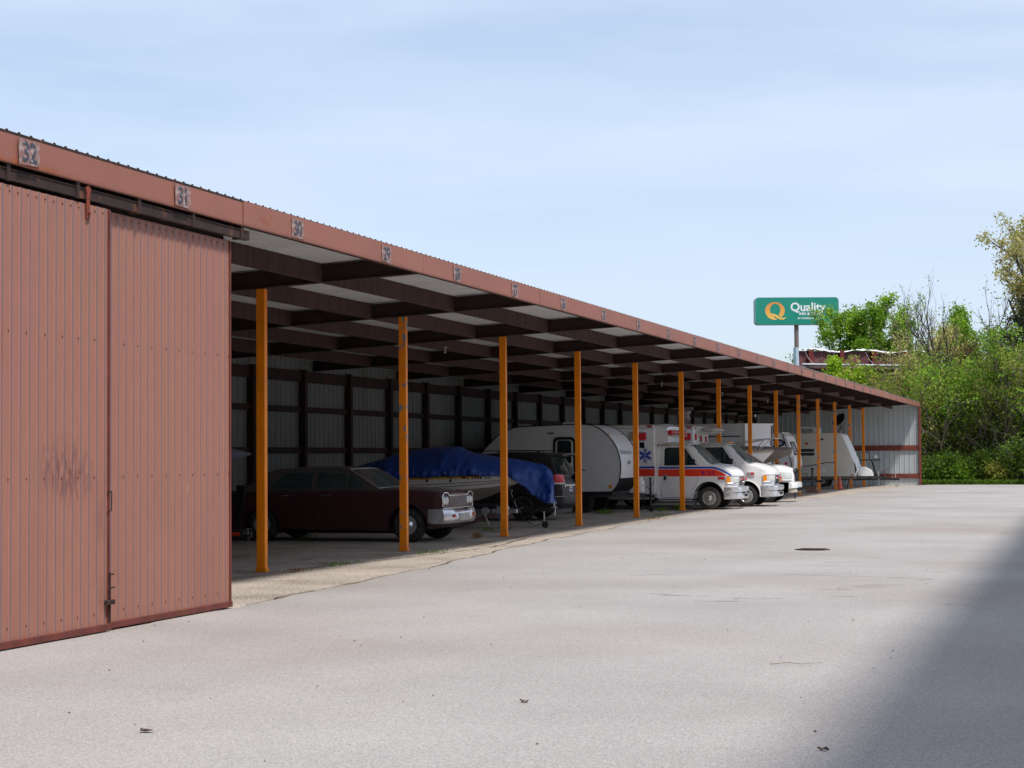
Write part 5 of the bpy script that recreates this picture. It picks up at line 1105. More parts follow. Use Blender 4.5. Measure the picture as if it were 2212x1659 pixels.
def boat3():
    t = thing('covered_boat', 'boat bow wrapped in a wrinkled taupe cover between the white boat and the box trailer', 'boat', (-14.6, 72.4, zg(72)))
    b = MB(); rings = []
    for i in range(44):
        u = i / 43; x = -3.5 + 6.5 * u; w = 1.05 * max(0, 1 - max(0, (u - 0.45) / 0.55) ** 2.2) + 0.04; zt = 2.02 + 0.14 * math.sin(u * 3.0) + 0.05 * u; zm = 1.88 + 0.04 * u; zb = 1.05 + 0.85 * max(0, (u - 0.5) / 0.5) ** 1.8
        rings.append([(x, math.cos(a) * w * (1 + 0.05 * math.sin(a * 5 + x * 2.2) + 0.035 * math.sin(a * 11 - x * 3.4)), zm + (math.sin(a) * (zt - zm) if math.sin(a) > 0 else math.sin(a) * (zm - zb)) + 0.03 * math.sin(a * 7 + x * 2.9) + 0.02 * math.sin(a * 13 - x * 4)) for j, a in enumerate(xr(0, 2 * math.pi * 31 / 32, 31))])
    b.loft(rings); b.build('cover', BTARP, t, 60)
    b = MB(); b.box(2.9, 3.02, -0.03, 0.03, 1.72, 2.05, b=0.01); b.build('cover_seam', WHTD, t)
    r = thing('boat_trailer', 'black boat trailer under the taupe covered boat', 'trailer', (-14.6, 72.4, zg(72)))
    b = MB()
    for s in (-1, 1): b.box(-3, 0.9, s * 0.6 - 0.04, s * 0.6 + 0.04, 0.62, 0.74); b.beam((0.9, s * 0.6, 0.68), (2.2, 0, 0.6), 0.08, 0.1)
    for x in (-2.5, -1, 0.5): b.box(x - 0.04, x + 0.04, -0.6, 0.6, 0.72, 1.12)
    b.box(-1.6, -1.5, -0.85, 0.85, 0.36, 0.66); b.box(2.1, 3.3, -0.04, 0.04, 0.55, 0.65); b.beam((2.5, 0, 0.6), (2.35, 0, 1.5), 0.07, 0.07); b.build('frame', BLK, r)
    b = MB(); b.tube([(3.1, 0, 0.0), (3.1, 0, 0.9)], 0.03, 8); b.build('jack', BLK, r)
    for s in (-1, 1): wheel(r, -1.55, s * 0.98, 0.36, 0.22, 0.2, s, 'plain')
boat3()
# ---- enclosed white trailer with wedge nose ----------------------------------------------
def box_trailer():
    t = thing('box_trailer', 'tall white enclosed trailer with wedge nose and pale top trim behind the boats', 'trailer', (-14.15, 76.7, zg(76)))
    z0, z1 = 0.65, 3.16; P = [(-5.6, -1.2), (0, -1.2), (1.02, 0), (0, 1.2), (-5.6, 1.2)]
    b = MB(); b.prism(P, z0, z1, 'z'); b.build('body', SKW, t)
    b = MB(); Pt = [(-5.63, -1.23), (0.02, -1.23), (1.07, 0), (0.02, 1.23), (-5.63, 1.23)]; b.prism(Pt, z1 - 0.001, z1 + 0.05, 'z'); b.prism([(x * 1.0, y) for x, y in Pt], z0 - 0.05, z0 + 0.02, 'z'); b.build('trim', WHT, t)
    b = MB(); b.box(-0.05, 0.03, -1.225, -1.16, z0, z1); b.build('corner_trim', WHT, t)
    b = MB(); b.beam((1.0, -0.055, z0 + 0.1), (1.0, -0.055, z1 - 0.05), 0.035, 0.035); b.build('nose_seam', INK, t)
    b = MB(); b.box(-1.75, -0.18, -1.212, -1.195, 2.63, 2.68); b.box(-0.30, -0.285, -1.208, -1.195, 0.9, 2.65); b.box(-1.7, -1.685, -1.208, -1.195, 0.9, 2.65); b.build('side_hatch', mat('dark hatch seam', (0.06, 0.06, 0.065), 0.6, var=0.1), t)
    b = MB(); b.box(0.90, 1.05, -0.12, -0.02, 2.25, 2.45, b=0.01); b.build('latch', GALV, t)
    b = MB(); b.beam((0.3, -0.7, 0.55), (2.2, 0, 0.55), 0.08, 0.12); b.beam((0.3, 0.7, 0.55), (2.2, 0, 0.55), 0.08, 0.12); b.box(-5.5, 0.6, -0.9, 0.9, 0.5, 0.6); b.build('frame', BLK, t)
    for x in (-2.6, -3.4):
        for s in (-1, 1): wheel(t, x, s * 1.18, 0.36, 0.2, 0.19, s, 'plain')
box_trailer()
# ---- travel trailer with oval emblem ------------------------------------------------------
def camper2():
    t = thing('travel_trailer', 'white ribbed travel trailer with dark oval emblem and sloping front cap', 'travel trailer', (-14.0, 85.0, zg(85)))
    P = [(-6.5, 0.75), (-6.5, 2.92), (0.05, 2.94), (0.30, 2.72), (0.66, 1.70), (0.68, 1.35), (0.52, 0.95), (0.40, 0.62)]
    b = MB(); b.prism(P, -1.2, 1.2); b.build('body', SKW, t)
    b = MB()
    for i in range(13): b.box(-6.45, 0.35 + (0.0), -1.206, -1.2, 0.82 + i * 0.145, 0.827 + i * 0.145)
    b.build('side_rib', mat('shaded rib paint', (0.36, 0.36, 0.36), 0.5, var=0), t)
    b = MB(); b.tube([(x, -1.205, z) for x, z in [(-6.4, 2.90), (0.03, 2.93), (0.12, 2.86), (0.52, 1.55), (0.55, 1.3), (0.40, 0.85)]], 0.022, 6); b.build('edge_trim', INK, t)
    b = MB()
    for i in range(14):
        u = i / 13; a, c = (0.31, 2.70), (0.665, 1.72); x = a[0] + (c[0] - a[0]) * u; z = a[1] + (c[1] - a[1]) * u; b.tube([(x + 0.004, -1.17, z), (x + 0.004, 1.17, z)], 0.008, 4)
    b.build('front_rib', SKW, t)
    b = MB(); b.prism([(y, z) for y, z in ((-1.19, 0), (1.19, 0), (1.19, 0.33), (-1.19, 0.33))], 0, 0.02, 'x'); b.v = [(0.42 + x + (0.10 + 0.27 * 0) * 0 + (z / 0.33) * 0.22, y, 0.66 + z * 1.6) for x, y, z in b.v]; b.build('stone_guard', mat('grey diamond guard', (0.22, 0.22, 0.23), 0.5, 0.2, var=0.1), t)
    b = MB(); n = Vector((0.94, 0, 0.33))
    for w, h, m in ((0.8, 0.70, 0.01),):
        b.add([(0.40 + 0.01, -0.75, 2.45 - 0.02), (0.40 + 0.01, 0.35, 2.43), (0.61, 0.35, 1.86), (0.61, -0.75, 1.86)], [(0, 1, 2, 3)])
    fw = b.build('front_window', mat('window shield grey', (0.25, 0.26, 0.26), 0.4, var=0.1), t)
    b = MB(); b.tube([(0.43, -0.75, 2.44), (0.43, 0.35, 2.44), (0.635, 0.35, 1.85), (0.635, -0.75, 1.85), (0.43, -0.75, 2.44), (0.43, 0.35, 2.44)], 0.03, 6); b.build('window_frame', BLKP, fw)
    b = MB(); b.lathe([(0.5, 0), (0.49, 0.012), (0.001, 0.012)], (0, 0, 0), 'y', 32, 0, -1); b.v = [(-0.22 + x * 0.95, -1.205 + y, 2.40 + z * 0.42) for x, y, z in b.v]; e = b.build('oval_emblem', NAVY, t)
    text_mb('VIKING', 0.21, frame4((-0.24, -1.219, 2.40), (1, 0, 0), (0, 0, 1)), bold=0.006, ext=0.001).build('emblem_letters', SKW, e)
    b = MB(); pts = [(-0.9 + 1.1 * math.sin(a) * 0.8, 1.42 - 0.42 * math.cos(a)) for a in xr(0.2, 2.4, 14)]; pin = [(-0.95 + 1.0 * math.sin(a) * 0.7, 1.46 - 0.28 * math.cos(a)) for a in xr(0.2, 2.4, 14)][::-1]
    vs = pts + pin; nn = len(pts)
    b.add([(x, -1.209, z) for x, z in vs], [(i, i + 1, 2 * nn - 2 - i, 2 * nn - 1 - i) for i in range(nn - 1)]); b.build('wave_decal', NAVY, t)
    b = MB(); b.lathe([(0.07, 0), (0.06, 0.02), (0.001, 0.022)], (0.28, -1.2, 1.42), 'y', 14, 0, -1); b.build('marker_lamp', REDL, t)
    for y, m in ((-1.0, AMB), (0.9, AMB), (0, AMB)): b = MB(); b.sphere((0.26, y, 2.80), 0.035, 5); b.build('clearance_lamp', m, t)
    b = MB(); b.loft([[(x, y, z) for x, y in ((-1.9 + i * .1, -0.35 + i * .05), (-0.9 - i * .15, -0.35 + i * .05), (-0.9 - i * .15, 0.35), (-1.9 + i * .1, 0.35))] for i, z in enumerate((2.93, 3.06))]); b.build('roof_vent', SKW, t)
    b = MB(); b.beam((0.2, -0.8, 0.55), (1.55, 0, 0.55), 0.08, 0.12); b.beam((0.2, 0.8, 0.55), (1.55, 0, 0.55), 0.08, 0.12); b.box(-6.4, 0.4, -0.95, 0.95, 0.5, 0.62); b.box(1.4, 1.85, -0.05, 0.05, 0.5, 0.6); b.build('frame', BLK, t)
    b = MB(); b.tube([(1.35, 0, 0.2), (1.35, 0, 1.15)], 0.045, 8); b.box(1.29, 1.43, -0.06, 0.06, 1.10, 1.18, b=0.01); b.build('jack', BLK, t)
    b = MB(); b.tube([(0.68, -0.1, 0.6), (0.68, -0.1, 0.9), (1.12, -0.1, 0.9), (1.12, -0.1, 0.6)], 0.022, 5); b.build('bottle_rack', BLK, t)
    for x in (-3.0, -3.9): wheel(t, x, -1.16, 0.34, 0.2, 0.19, -1, 'plain')
    k = thing('support_blocks', 'stack of weathered wood and red block under the jack', 'blocks', (-12.65, 85.0, zg(85)))
    b = MB(); b.box(-0.27, 0.27, -0.2, 0.2, 0, 0.13, b=0.006); b.build('red_block', BRICK, k); b = MB(); b.box(-0.26, 0.20, -0.18, 0.18, 0.132, 0.26, b=0.006); b.build('wood_block', WOOD, k)
camper2()
# small trailer with red/white lamps (in front of a post)
def lamp_trailer():
    t = thing('lamp_trailer', 'low black trailer with small red and white lamps in front of a post', 'trailer', (-13.5, 79.2, zg(79)))
    b = MB(); b.box(-2.5, 0.9, -0.6, -0.5, 0.45, 0.57); b.box(-2.5, 0.9, 0.5, 0.6, 0.45, 0.57); b.box(0.82, 0.95, -0.7, 0.7, 0.44, 0.58); b.box(-2.5, -2.4, -0.6, 0.6, 0.45, 0.57); b.build('frame', BLK, t)
    b = MB(); b.box(0.78, 0.98, -0.66, -0.5, 0.59, 0.65, b=0.01); b.build('white_lamp', CLRL, t); b = MB(); b.box(1.0, 1.12, -0.60, -0.44, 0.56, 0.70, b=0.02); b.build('red_lamp', REDL, t)
    for s in (-1, 1): wheel(t, -1.2, s * 0.85, 0.27, 0.15, 0.14, s, 'plain')
lamp_trailer()
# ---- cream travel trailer with roof air conditioner -----------------------------------------
def camper3():
    t = thing('travel_trailer', 'cream travel trailer with roof air conditioner and wedge front near the far wall', 'travel trailer', (-12.4, 95.7, zg(95)))
    P = [(-6.5, 0.66), (-6.5, 2.95), (-0.28, 2.98), (-0.14, 2.95), (-0.05, 2.86), (0.55, 1.42), (0.60, 0.70), (0.56, 0.62)]
    b = MB(); b.prism(P, -1.2, 1.2); b.build('body', CREAM, t)
    b = MB(); b.prism([(-6.5, 0.50), (0.50, 0.50), (0.60, 0.56), (0.60, 0.66), (-6.5, 0.66)], -1.205, 1.205); b.build('skirt', TAUPE, t)
    b = MB(); b.prism([(-0.05, 2.86), (-0.02, 2.87), (0.585, 1.45), (0.55, 1.42)], -1.10, 1.10); b.build('front_cap', SKW, t)
    b = MB(); b.loft([[(0.60, -1.1, 0.75), (0.60, 1.1, 0.75)], [(0.70, -1.05, 1.0), (0.70, 1.05, 1.0)], [(0.57, -1.05, 1.44), (0.57, 1.05, 1.44)]], False, closed=False); b.build('nose_panel', SKW, t)
    for z in (2.06, 1.86):
        b = MB(); b.prism(rrect(-1.97, z, 0.86, 0.16, 0.04), -1.215, -1.2); b.build('window', GLS, t)
    b = MB(); b.tube([(x, -1.21, z) for x, z in rrect(-1.97, 1.96, 0.94, 0.42, 0.06) + rrect(-1.97, 1.96, 0.94, 0.42, 0.06)[:1]], 0.012, 5); b.box(-2.4, -1.54, -1.213, -1.2, 1.945, 1.975); b.build('window_frame', WHT, t)
    DR = mat('dark brown decal', (0.07, 0.018, 0.015), 0.5, var=0)
    b = MB(); b.add([(x, -1.204, z) for x, z in [(-1.75, 2.58), (-1.25, 2.60), (-1.12, 2.72), (-0.98, 2.66), (-1.1, 2.60), (-1.3, 2.585)]], [(0, 1, 2, 3, 4, 5)]); b.build('arrow_decal', DR, t)
    b = MB(); b.loft([[(x, -1.204, 1.30 + 0.09 * math.sin((x + 1.4) * 2.2) - th), (x, -1.204, 1.33 + 0.09 * math.sin((x + 1.4) * 2.2) + th * 0)] for x, th in ((x, 0.02 * (1 - abs(x + 1.4) / 1.2)) for x in xr(-2.5, -0.35, 20))], False, closed=False); b.build('wave_decal', DR, t)
    b = MB(); b.box(-2.4, -1.15, -1.206, -1.2, 1.16, 1.17); b.build('compartment_seam', TAUPE, t)
    b = MB(); b.lathe([(0.07, 0), (0.065, 0.02), (0.001, 0.02)], (-1.95, -1.2, 2.43), 'y', 14, 0, -1); b.v = [(x * 1.0 + (x + 1.95) * 0.5, y, z) for x, y, z in b.v]; b.build('amber_lamp', mat('rust orange lens', (0.5, 0.08, 0.02), 0.4, var=0.1), t)
    b = MB(); b.lathe([(0.075, 0), (0.07, 0.015), (0.045, 0.015), (0.04, 0.006), (0.001, 0.006)], (-0.50, -1.2, 1.21), 'y', 18, 0, -1); b.build('water_inlet', WHT, t)
    b = MB(); b.lathe([(0.09, 0), (0.085, 0.01), (0.001, 0.012)], (-1.06, -1.2, 1.0), 'y', 18, 0, -1); b.box(-1.12, -1.0, -1.212, -1.2, 0.88, 0.93); b.build('vent_cap', WHT, t)
    b = MB(); b.box(0.38, 0.50, -1.214, -1.2, 0.70, 0.76, b=0.003); b.build('side_marker', REDL, t)
    for y in (-1.0, 0.9): b = MB(); b.sphere((0.0, y, 2.80), 0.035, 5); b.build('clearance_lamp', AMB, t)
    b = MB(); b.add([(0.205 + .03, -0.35, 2.25), (0.205 + .03, 0.15, 2.25), (0.37 + .03, 0.15, 1.85), (0.37 + .03, -0.35, 1.85)], [(0, 1, 2, 3)]); b.build('front_emblem', TAUPE, t)
    b = MB(); rings = [[(-2.42 + a, -0.35 + a, z), (-1.38 - a * 1.5, -0.35 + a, z), (-1.38 - a * 1.5, 0.35 - a, z), (-2.42 + a, 0.35 - a, z)] for z, a in ((2.99, 0), (3.28, 0), (3.34, 0.05))]; b.loft(rings); ac = b.build('air_conditioner', SKW, t)
    b = MB()
    for i in range(8): b.box(-2.38, -1.72, -0.356, -0.349, 3.03 + i * 0.028, 3.045 + i * 0.028)
    b.build('louvres', TAUPE, ac)
    b = MB(); b.box(0.66, 0.80, -0.4, 0.4, 0.66, 1.12, b=0.02); rr_ = [(0.80, 0.66), (1.42, 0.66), (1.38, 0.82), (1.30, 0.98), (1.0, 1.15), (0.80, 1.17)]; b.prism(rr_, -0.42, 0.42); b.build('tank_cover', WHT, t)
    b = MB(); b.beam((0.3, -0.7, 0.58), (1.9, 0, 0.58), 0.08, 0.12); b.beam((0.3, 0.7, 0.58), (1.9, 0, 0.58), 0.08, 0.12); b.box(1.7, 2.05, -0.05, 0.05, 0.53, 0.63, b=0.005); b.sphere((2.08, 0, 0.62), 0.06, 6); b.build('frame', BLK, t)
    b = MB(); b.tube([(1.72, 0, 0.05), (1.72, 0, 0.9)], 0.03, 8); b.tube([(1.72, 0, 0.88), (1.9, -0.1, 1.1)], 0.012, 5); b.build('jack', GALV, t)
    for x in (0.0, 0.28):
        b = MB(); b.beam((x, -0.95, 0.55), (x - 0.12, -1.0, 0.0), 0.05, 0.04); b.box(x - 0.2, x - 0.04, -1.08, -0.92, 0, 0.02); b.build('stabiliser', BLK, t)
    b = MB(); b.tube([(1.2, -0.1, 0.5), (1.25, -0.12, 0.25), (1.4, -0.1, 0.15), (1.45, 0, 0.4)], 0.012, 5); b.build('chain', BLK, t, 50)
    for x in (-2.7, -3.6): wheel(t, x, -1.17, 0.34, 0.2, 0.19, -1, 'plain')
camper3()
# satellite dish on the roof edge of the cream trailer
def dish():
    t = thing('satellite_dish', 'black satellite dish on thin legs above the cream travel trailer roof', 'satellite dish', (-12.75, 96.2, zg(96) + 2.985))
    b = MB(); rings = []
    for i in range(7):
        u = i / 6; rr_ = 0.46 * u; rings.append([(rr_ * math.cos(a), rr_ * math.sin(a) * 0.9, 0.16 * u * u) for a in xr(0, 2 * math.pi * 23 / 24, 23)])
    back = [[(x, y, z - 0.015) for x, y, z in r] for r in rings]
    b.loft(rings[1:] + back[1:][::-1], True)
    M4 = Matrix.Translation((0.02, 0.0, 0.66)) @ Vector((-0.60, -0.58, 0.55)).to_track_quat('Z', 'Y').to_matrix().to_4x4()
    b.v = [tuple(M4 @ Vector(p)) for p in b.v]; b.build('dish', BLKP, t, 50)
    b = MB(); b.tube([(-0.05, 0, 0.0), (0.06, 0, 0.4), (0.06, 0, 0.62)], 0.022, 6); b.tube([(0.13, 0.1, 0.0), (0.08, 0, 0.45)], 0.018, 6); b.tube([(-0.25, 0.15, 0), (0.06, 0, 0.42)], 0.015, 6); b.build('stand', BLK, t)
dish()
# open equipment trailer at the last bay: frame, lamp, white rack
def end_trailer():
    t = thing('equipment_trailer', 'black trailer with upright frame and round chrome lamp near the end wall', 'trailer', (-12.2, 101.5, zg(101)))
    b = MB(); b.box(-4.5, 2.1, -0.6, -0.5, 0.38, 0.50); b.box(-4.5, 0.6, 0.5, 0.6, 0.38, 0.50); b.beam((0.6, 0.55, 0.44), (1.6, -0.5, 0.44), 0.1, 0.1); b.box(-4.5, 0.6, -0.55, 0.55, 0.50, 0.54); b.build('frame', BLK, t)
    b = MB(); b.tube([(-0.1, -0.5, 0.5), (-0.1, -0.5, 1.98), (0.45, -0.5, 1.98), (0.45, -0.5, 1.55)], 0.03, 6); b.box(-0.2, 1.05, -0.55, -0.4, 1.50, 1.56); b.beam((0.55, -0.5, 1.5), (0.85, -0.5, 0.5), 0.14, 0.08); b.beam((-0.35, -0.5, 0.5), (-0.25, -0.5, 1.9), 0.25, 0.05); b.build('upright_frame', BLK, t)
    b = MB(); b.lathe([(0.09, 0), (0.10, 0.03), (0.07, 0.09), (0.02, 0.12)], (0.78, -0.48, 1.72), 'y', 20, 0, 1); b.build('work_lamp', CHR, t, 50)
    b = MB(); b.tube([(-1.2, -0.3, 2.35), (-0.55, -0.3, 2.33), (-0.50, -0.3, 2.2), (-0.5, -0.3, 1.2)], 0.045, 6); b.tube([(-1.2, -0.3, 2.05), (-0.52, -0.3, 2.03)], 0.03, 6); b.tube([(-1.2, -0.3, 0.5), (-1.2, -0.3, 2.35)], 0.04, 6); b.build('white_rack', SKW, t, 50)
    b = MB(); b.tube([(1.25, -0.55, 0.4), (1.25, -0.55, 0.9)], 0.04, 8); b.tube([(1.25, -0.55, 0.9), (1.5, -0.6, 1.1)], 0.015, 5); b.build('jack', RUST, t)
    b = MB(); b.tube([(1.95, -0.55, 0.05), (1.85, -0.55, 0.75)], 0.025, 6); b.lathe([(0.03, 0), (0.09, 0.005), (0.09, 0.04), (0.03, 0.045)], (1.95, -0.58, 0.09), 'y', 12); b.tube([(1.7, -0.55, 0.2), (1.7, -0.55, 0.6)], 0.02, 6); b.build('tongue_jack', GALV, t)
    for s in (-1, 1): wheel(t, -2.2, s * 0.85, 0.33, 0.18, 0.17, s, 'plain')
    k = thing('support_block', 'small weathered wood block beside a post near the end wall', 'block', (-13.15, 98.2, zg(98))); b = MB(); b.box(-0.16, 0.16, -0.12, 0.12, 0, 0.11, b=0.005); b.box(-0.12, 0.12, -0.1, 0.1, 0.11, 0.2, b=0.005); b.build('wood_block', WOOD, k)
end_trailer()
# traffic cone
t = thing('traffic_cone', 'faded orange traffic cone on the shed floor by the cream trailer', 'traffic cone', (-12.35, 92.6, zg(92)))
b = MB(); b.lathe([(0.155, 0.03), (0.15, 0.06), (0.035, 0.66), (0.02, 0.68), (0.001, 0.68)], (0, 0, 0), 'z', 20); b.build('cone_body', mat('faded cone orange', (0.62, 0.12, 0.06), 0.6, var=0.12), t, 40)
b = MB(); b.box(-0.19, 0.19, -0.19, 0.19, 0, 0.035, b=0.008); b.build('base', mat('faded cone base', (0.45, 0.08, 0.045), 0.7, var=0.15), t)
# ------------------------------------------------------------------ roadside sign
def tall_sign():
    t = thing('motel_sign', 'green motel sign on a tall pole with a golden letter and white lettering', 'sign', (-25.85, 165, 0), R_(20))
    w, z0, z1 = 3.98, 14.03, 16.62
    GRN = mat('sign green', (0.0, 0.235, 0.165), 0.35, var=0.03, vs=0.5, coat=0.3)
    b = MB(); P = rrect(0, (z0 + z1) / 2, 2 * w, z1 - z0, 0.34, 5); b.prism(P, -0.45, 0.45); b.build('cabinet', mat('cabinet edge grey', (0.28, 0.33, 0.40), 0.5, var=0.15), t)
    b = MB(); b.prism(rrect(0, (z0 + z1) / 2, 2 * w - 0.06, z1 - z0 - 0.06, 0.32, 5), -0.458, -0.449); b.build('sign_face', GRN, t)
    b = MB(); b.lathe([(0.215, -1), (0.215, z0 + 0.02)], (0.0, 0, 0), 'z', 16); b.build('pole', mat('brown grey pole', (0.20, 0.14, 0.13), 0.7, var=0.15, stretch=(1, 1, .2)), t, 40)
    # gold letter: gradient from orange (upper left) to yellow
    m = bpy.data.materials.new('gold gradient'); m.use_nodes = True; nt_ = m.node_tree; bs = nt_.nodes['Principled BSDF']; bs.inputs['Roughness'].default_value = 0.4
    c = N(nt_, 'ShaderNodeTexCoord'); s = N(nt_, 'ShaderNodeSeparateXYZ'); r = N(nt_, 'ShaderNodeMapRange'); r.inputs[1].default_value = 14.6; r.inputs[2].default_value = 16.2
    k = N(nt_, 'ShaderNodeValToRGB'); k.color_ramp.elements[0].color = (0.86, 0.46, 0.08, 1); k.color_ramp.elements[1].color = (0.66, 0.24, 0.06, 1)
    nt_.links.new(c.outputs['Object'], s.inputs[0]); nt_.links.new(s.outputs[2], r.inputs[0]); nt_.links.new(r.outputs[0], k.inputs[0]); nt_.links.new(k.outputs[0], bs.inputs['Base Color'])
    cx, cz = -2.10, 15.36; b = MB(); n = 48; o = []; i_ = []
    for j in range(n + 1):
        a = R_(-118) + (2 * math.pi - R_(30)) * j / n * 1.0
        a = R_(-100) - 2 * math.pi * j / n * 0.86
        o.append((cx + 0.93 * math.cos(a), cz + 0.82 * math.sin(a))); i_.append((cx + 0.02 + 0.49 * math.cos(a) * 1.0, cz + 0.06 + 0.60 * math.sin(a)))
    b.loft([[(x, -0.463, z) for x, z in o], [(x, -0.463, z) for x, z in i_]], False, closed=False); L = b.build('letter_ring', m, t)
    b = MB(); up = [(-2.78, 14.95), (-2.5, 15.08), (-2.2, 15.07), (-1.9, 14.93), (-1.6, 14.74), (-1.3, 14.66), (-1.02, 14.75)]; dn = [(-2.86, 14.86), (-2.55, 14.93), (-2.25, 14.88), (-1.95, 14.70), (-1.65, 14.54), (-1.3, 14.50), (-1.0, 14.72)]
    b.loft([[(x, -0.467, z) for x, z in up], [(x, -0.467, z) for x, z in dn]], False, closed=False); b.build('letter_tail', mat('gold tail', (0.86, 0.50, 0.10), 0.4, var=0.03), t)
    b = MB(); up = [(-2.80, 14.76), (-2.55, 14.82), (-2.3, 14.76), (-2.1, 14.66), (-1.9, 14.54)]; dn = [(-2.80, 14.74), (-2.6, 14.62), (-2.35, 14.52), (-2.1, 14.49), (-1.9, 14.52)]
    b.loft([[(x, -0.467, z) for x, z in up], [(x, -0.467, z) for x, z in dn]], False, closed=False); b.build('letter_foot', mat('gold tail', (0.86, 0.50, 0.10)), t)
    WL = mat('white sign lettering', (0.78, 0.80, 0.82), 0.4, var=0)
    for s_, sz, x, z, bo in (('Quality', 1.12, 1.02, 15.66, 0.028), ('INN & SUITES', 0.37, 1.30, 15.04, 0.010), ('BY CHOICE HOTELS', 0.245, 1.16, 14.62, 0.006)):
        text_mb(s_, sz, frame4((x, -0.462, z), (1, 0, 0), (0, 0, 1)), bold=bo, ext=0.004, space=1.0).build('lettering', WL, t)
tall_sign()
def billboard():
    t = thing('billboard', 'back of a dark red billboard with upright posts and torn white sheeting along its top', 'billboard', (-21.0, 135, 0), R_(40))
    PNL = mat('faded red board', (0.125, 0.035, 0.042), 0.7, var=0.35, vs=5, col2=(0.21, 0.13, 0.15), c2s=14, c2lo=0.55, c2hi=0.75, stretch=(1, 1, 0.6)); PST = mat('dark red post', (0.13, 0.012, 0.012), 0.6, var=0.2)
    Lx = 11.5
    for i in range(6): b = MB(); x = 0.0 + i * Lx / 6; b.box(x + 0.01, x + Lx / 6 - 0.01, 0.10, 0.18, 4.4, 9.80); b.build('board_panel', PNL, t)
    b = MB(); b.box(-0.26, -0.01, -0.05, 0.35, 4.4, 10.05); b.build('end_trim', mat('pale blue trim', (0.42, 0.52, 0.60), 0.5, var=0.15), t)
    for x in (0.95, 3.75, 6.7, 9.7):
        b = MB(); b.box(x - 0.20, x + 0.20, -0.28, -0.25, -0.3, 9.85); b.box(x - 0.02, x + 0.02, -0.25, 0.07, -0.3, 9.85); b.box(x - 0.20, x + 0.20, 0.07, 0.10, -0.3, 9.85); b.build('upright', PST, t)
    b = MB(); b.tube([(0.0, -0.5, 8.72), (Lx, -0.5, 8.72)], 0.10, 8); b.box(0, Lx, -0.46, 0.05, 8.50, 8.54); b.tube([(0, -0.45, 6.2), (Lx, -0.45, 6.2)], 0.07, 8); b.build('catwalk_pipe', GALV, t, 40)
    b = MB(); rs = random.Random(4); up = []; dn = []
    for i in range(47):
        x = i * Lx / 46; up.append((x, -0.12 + rs.uniform(-.05, .05), 9.92 + 0.10 * math.sin(x * 1.3) + rs.uniform(-.04, .04))); dn.append((x, -0.20 + rs.uniform(-.08, .08), 9.86 + 0.10 * math.sin(x * 1.3 + 0.3) + rs.uniform(-.07, .02)))
    b.loft([up, dn, [(x, 0.2, z - 0.03) for x, y, z in dn]], False, closed=False); b.build('torn_sheeting', SKW, t)
    for x in (0.5, 3.0, 6.0, 8.6): b = MB(); b.tube([(x, -0.1, 9.75), (x + 0.2, -0.28, 9.2), (x + 0.5, -0.48, 8.8)], 0.018, 4); b.tube([(x + 0.6, -0.48, 8.6), (x + 0.1, -0.1, 7.7)], 0.025, 4); b.build('guy_wire', GALV, t)
billboard()

# ------------------------------------------------------------------ trees
def leafmat(name, cols, tr=0.35): return mat(name, cols[0], 0.6, var=0.28, vs=0.55, island=cols, trans=tr, spec=0.3, detail=3)
LF = {
 'bright': leafmat('bright spring leaves', [(0.10, 0.22, 0.015), (0.18, 0.37, 0.02), (0.28, 0.47, 0.04), (0.36, 0.44, 0.05)], 0.5),
 'lime': leafmat('lime yellow leaves', [(0.16, 0.30, 0.01), (0.26, 0.42, 0.015), (0.36, 0.46, 0.03)]),
 'mid': leafmat('mid green leaves', [(0.055, 0.12, 0.012), (0.11, 0.21, 0.018), (0.19, 0.30, 0.03)], 0.4),
 'olive': leafmat('olive yellow leaves', [(0.18, 0.18, 0.03), (0.31, 0.30, 0.05), (0.24, 0.32, 0.03), (0.42, 0.38, 0.10)], 0.45),
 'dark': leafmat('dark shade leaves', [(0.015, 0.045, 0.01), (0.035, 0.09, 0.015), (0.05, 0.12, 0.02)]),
 'tan': leafmat('tan catkins', [(0.42, 0.33, 0.14), (0.60, 0.52, 0.24), (0.48, 0.46, 0.14)], 0.45),
 'rust': leafmat('russet leaves', [(0.12, 0.05, 0.025), (0.20, 0.09, 0.04), (0.14, 0.10, 0.04)]),
 'pine': leafmat('dark needles', [(0.008, 0.022, 0.010), (0.016, 0.036, 0.014), (0.05, 0.035, 0.018)], 0.15),
}
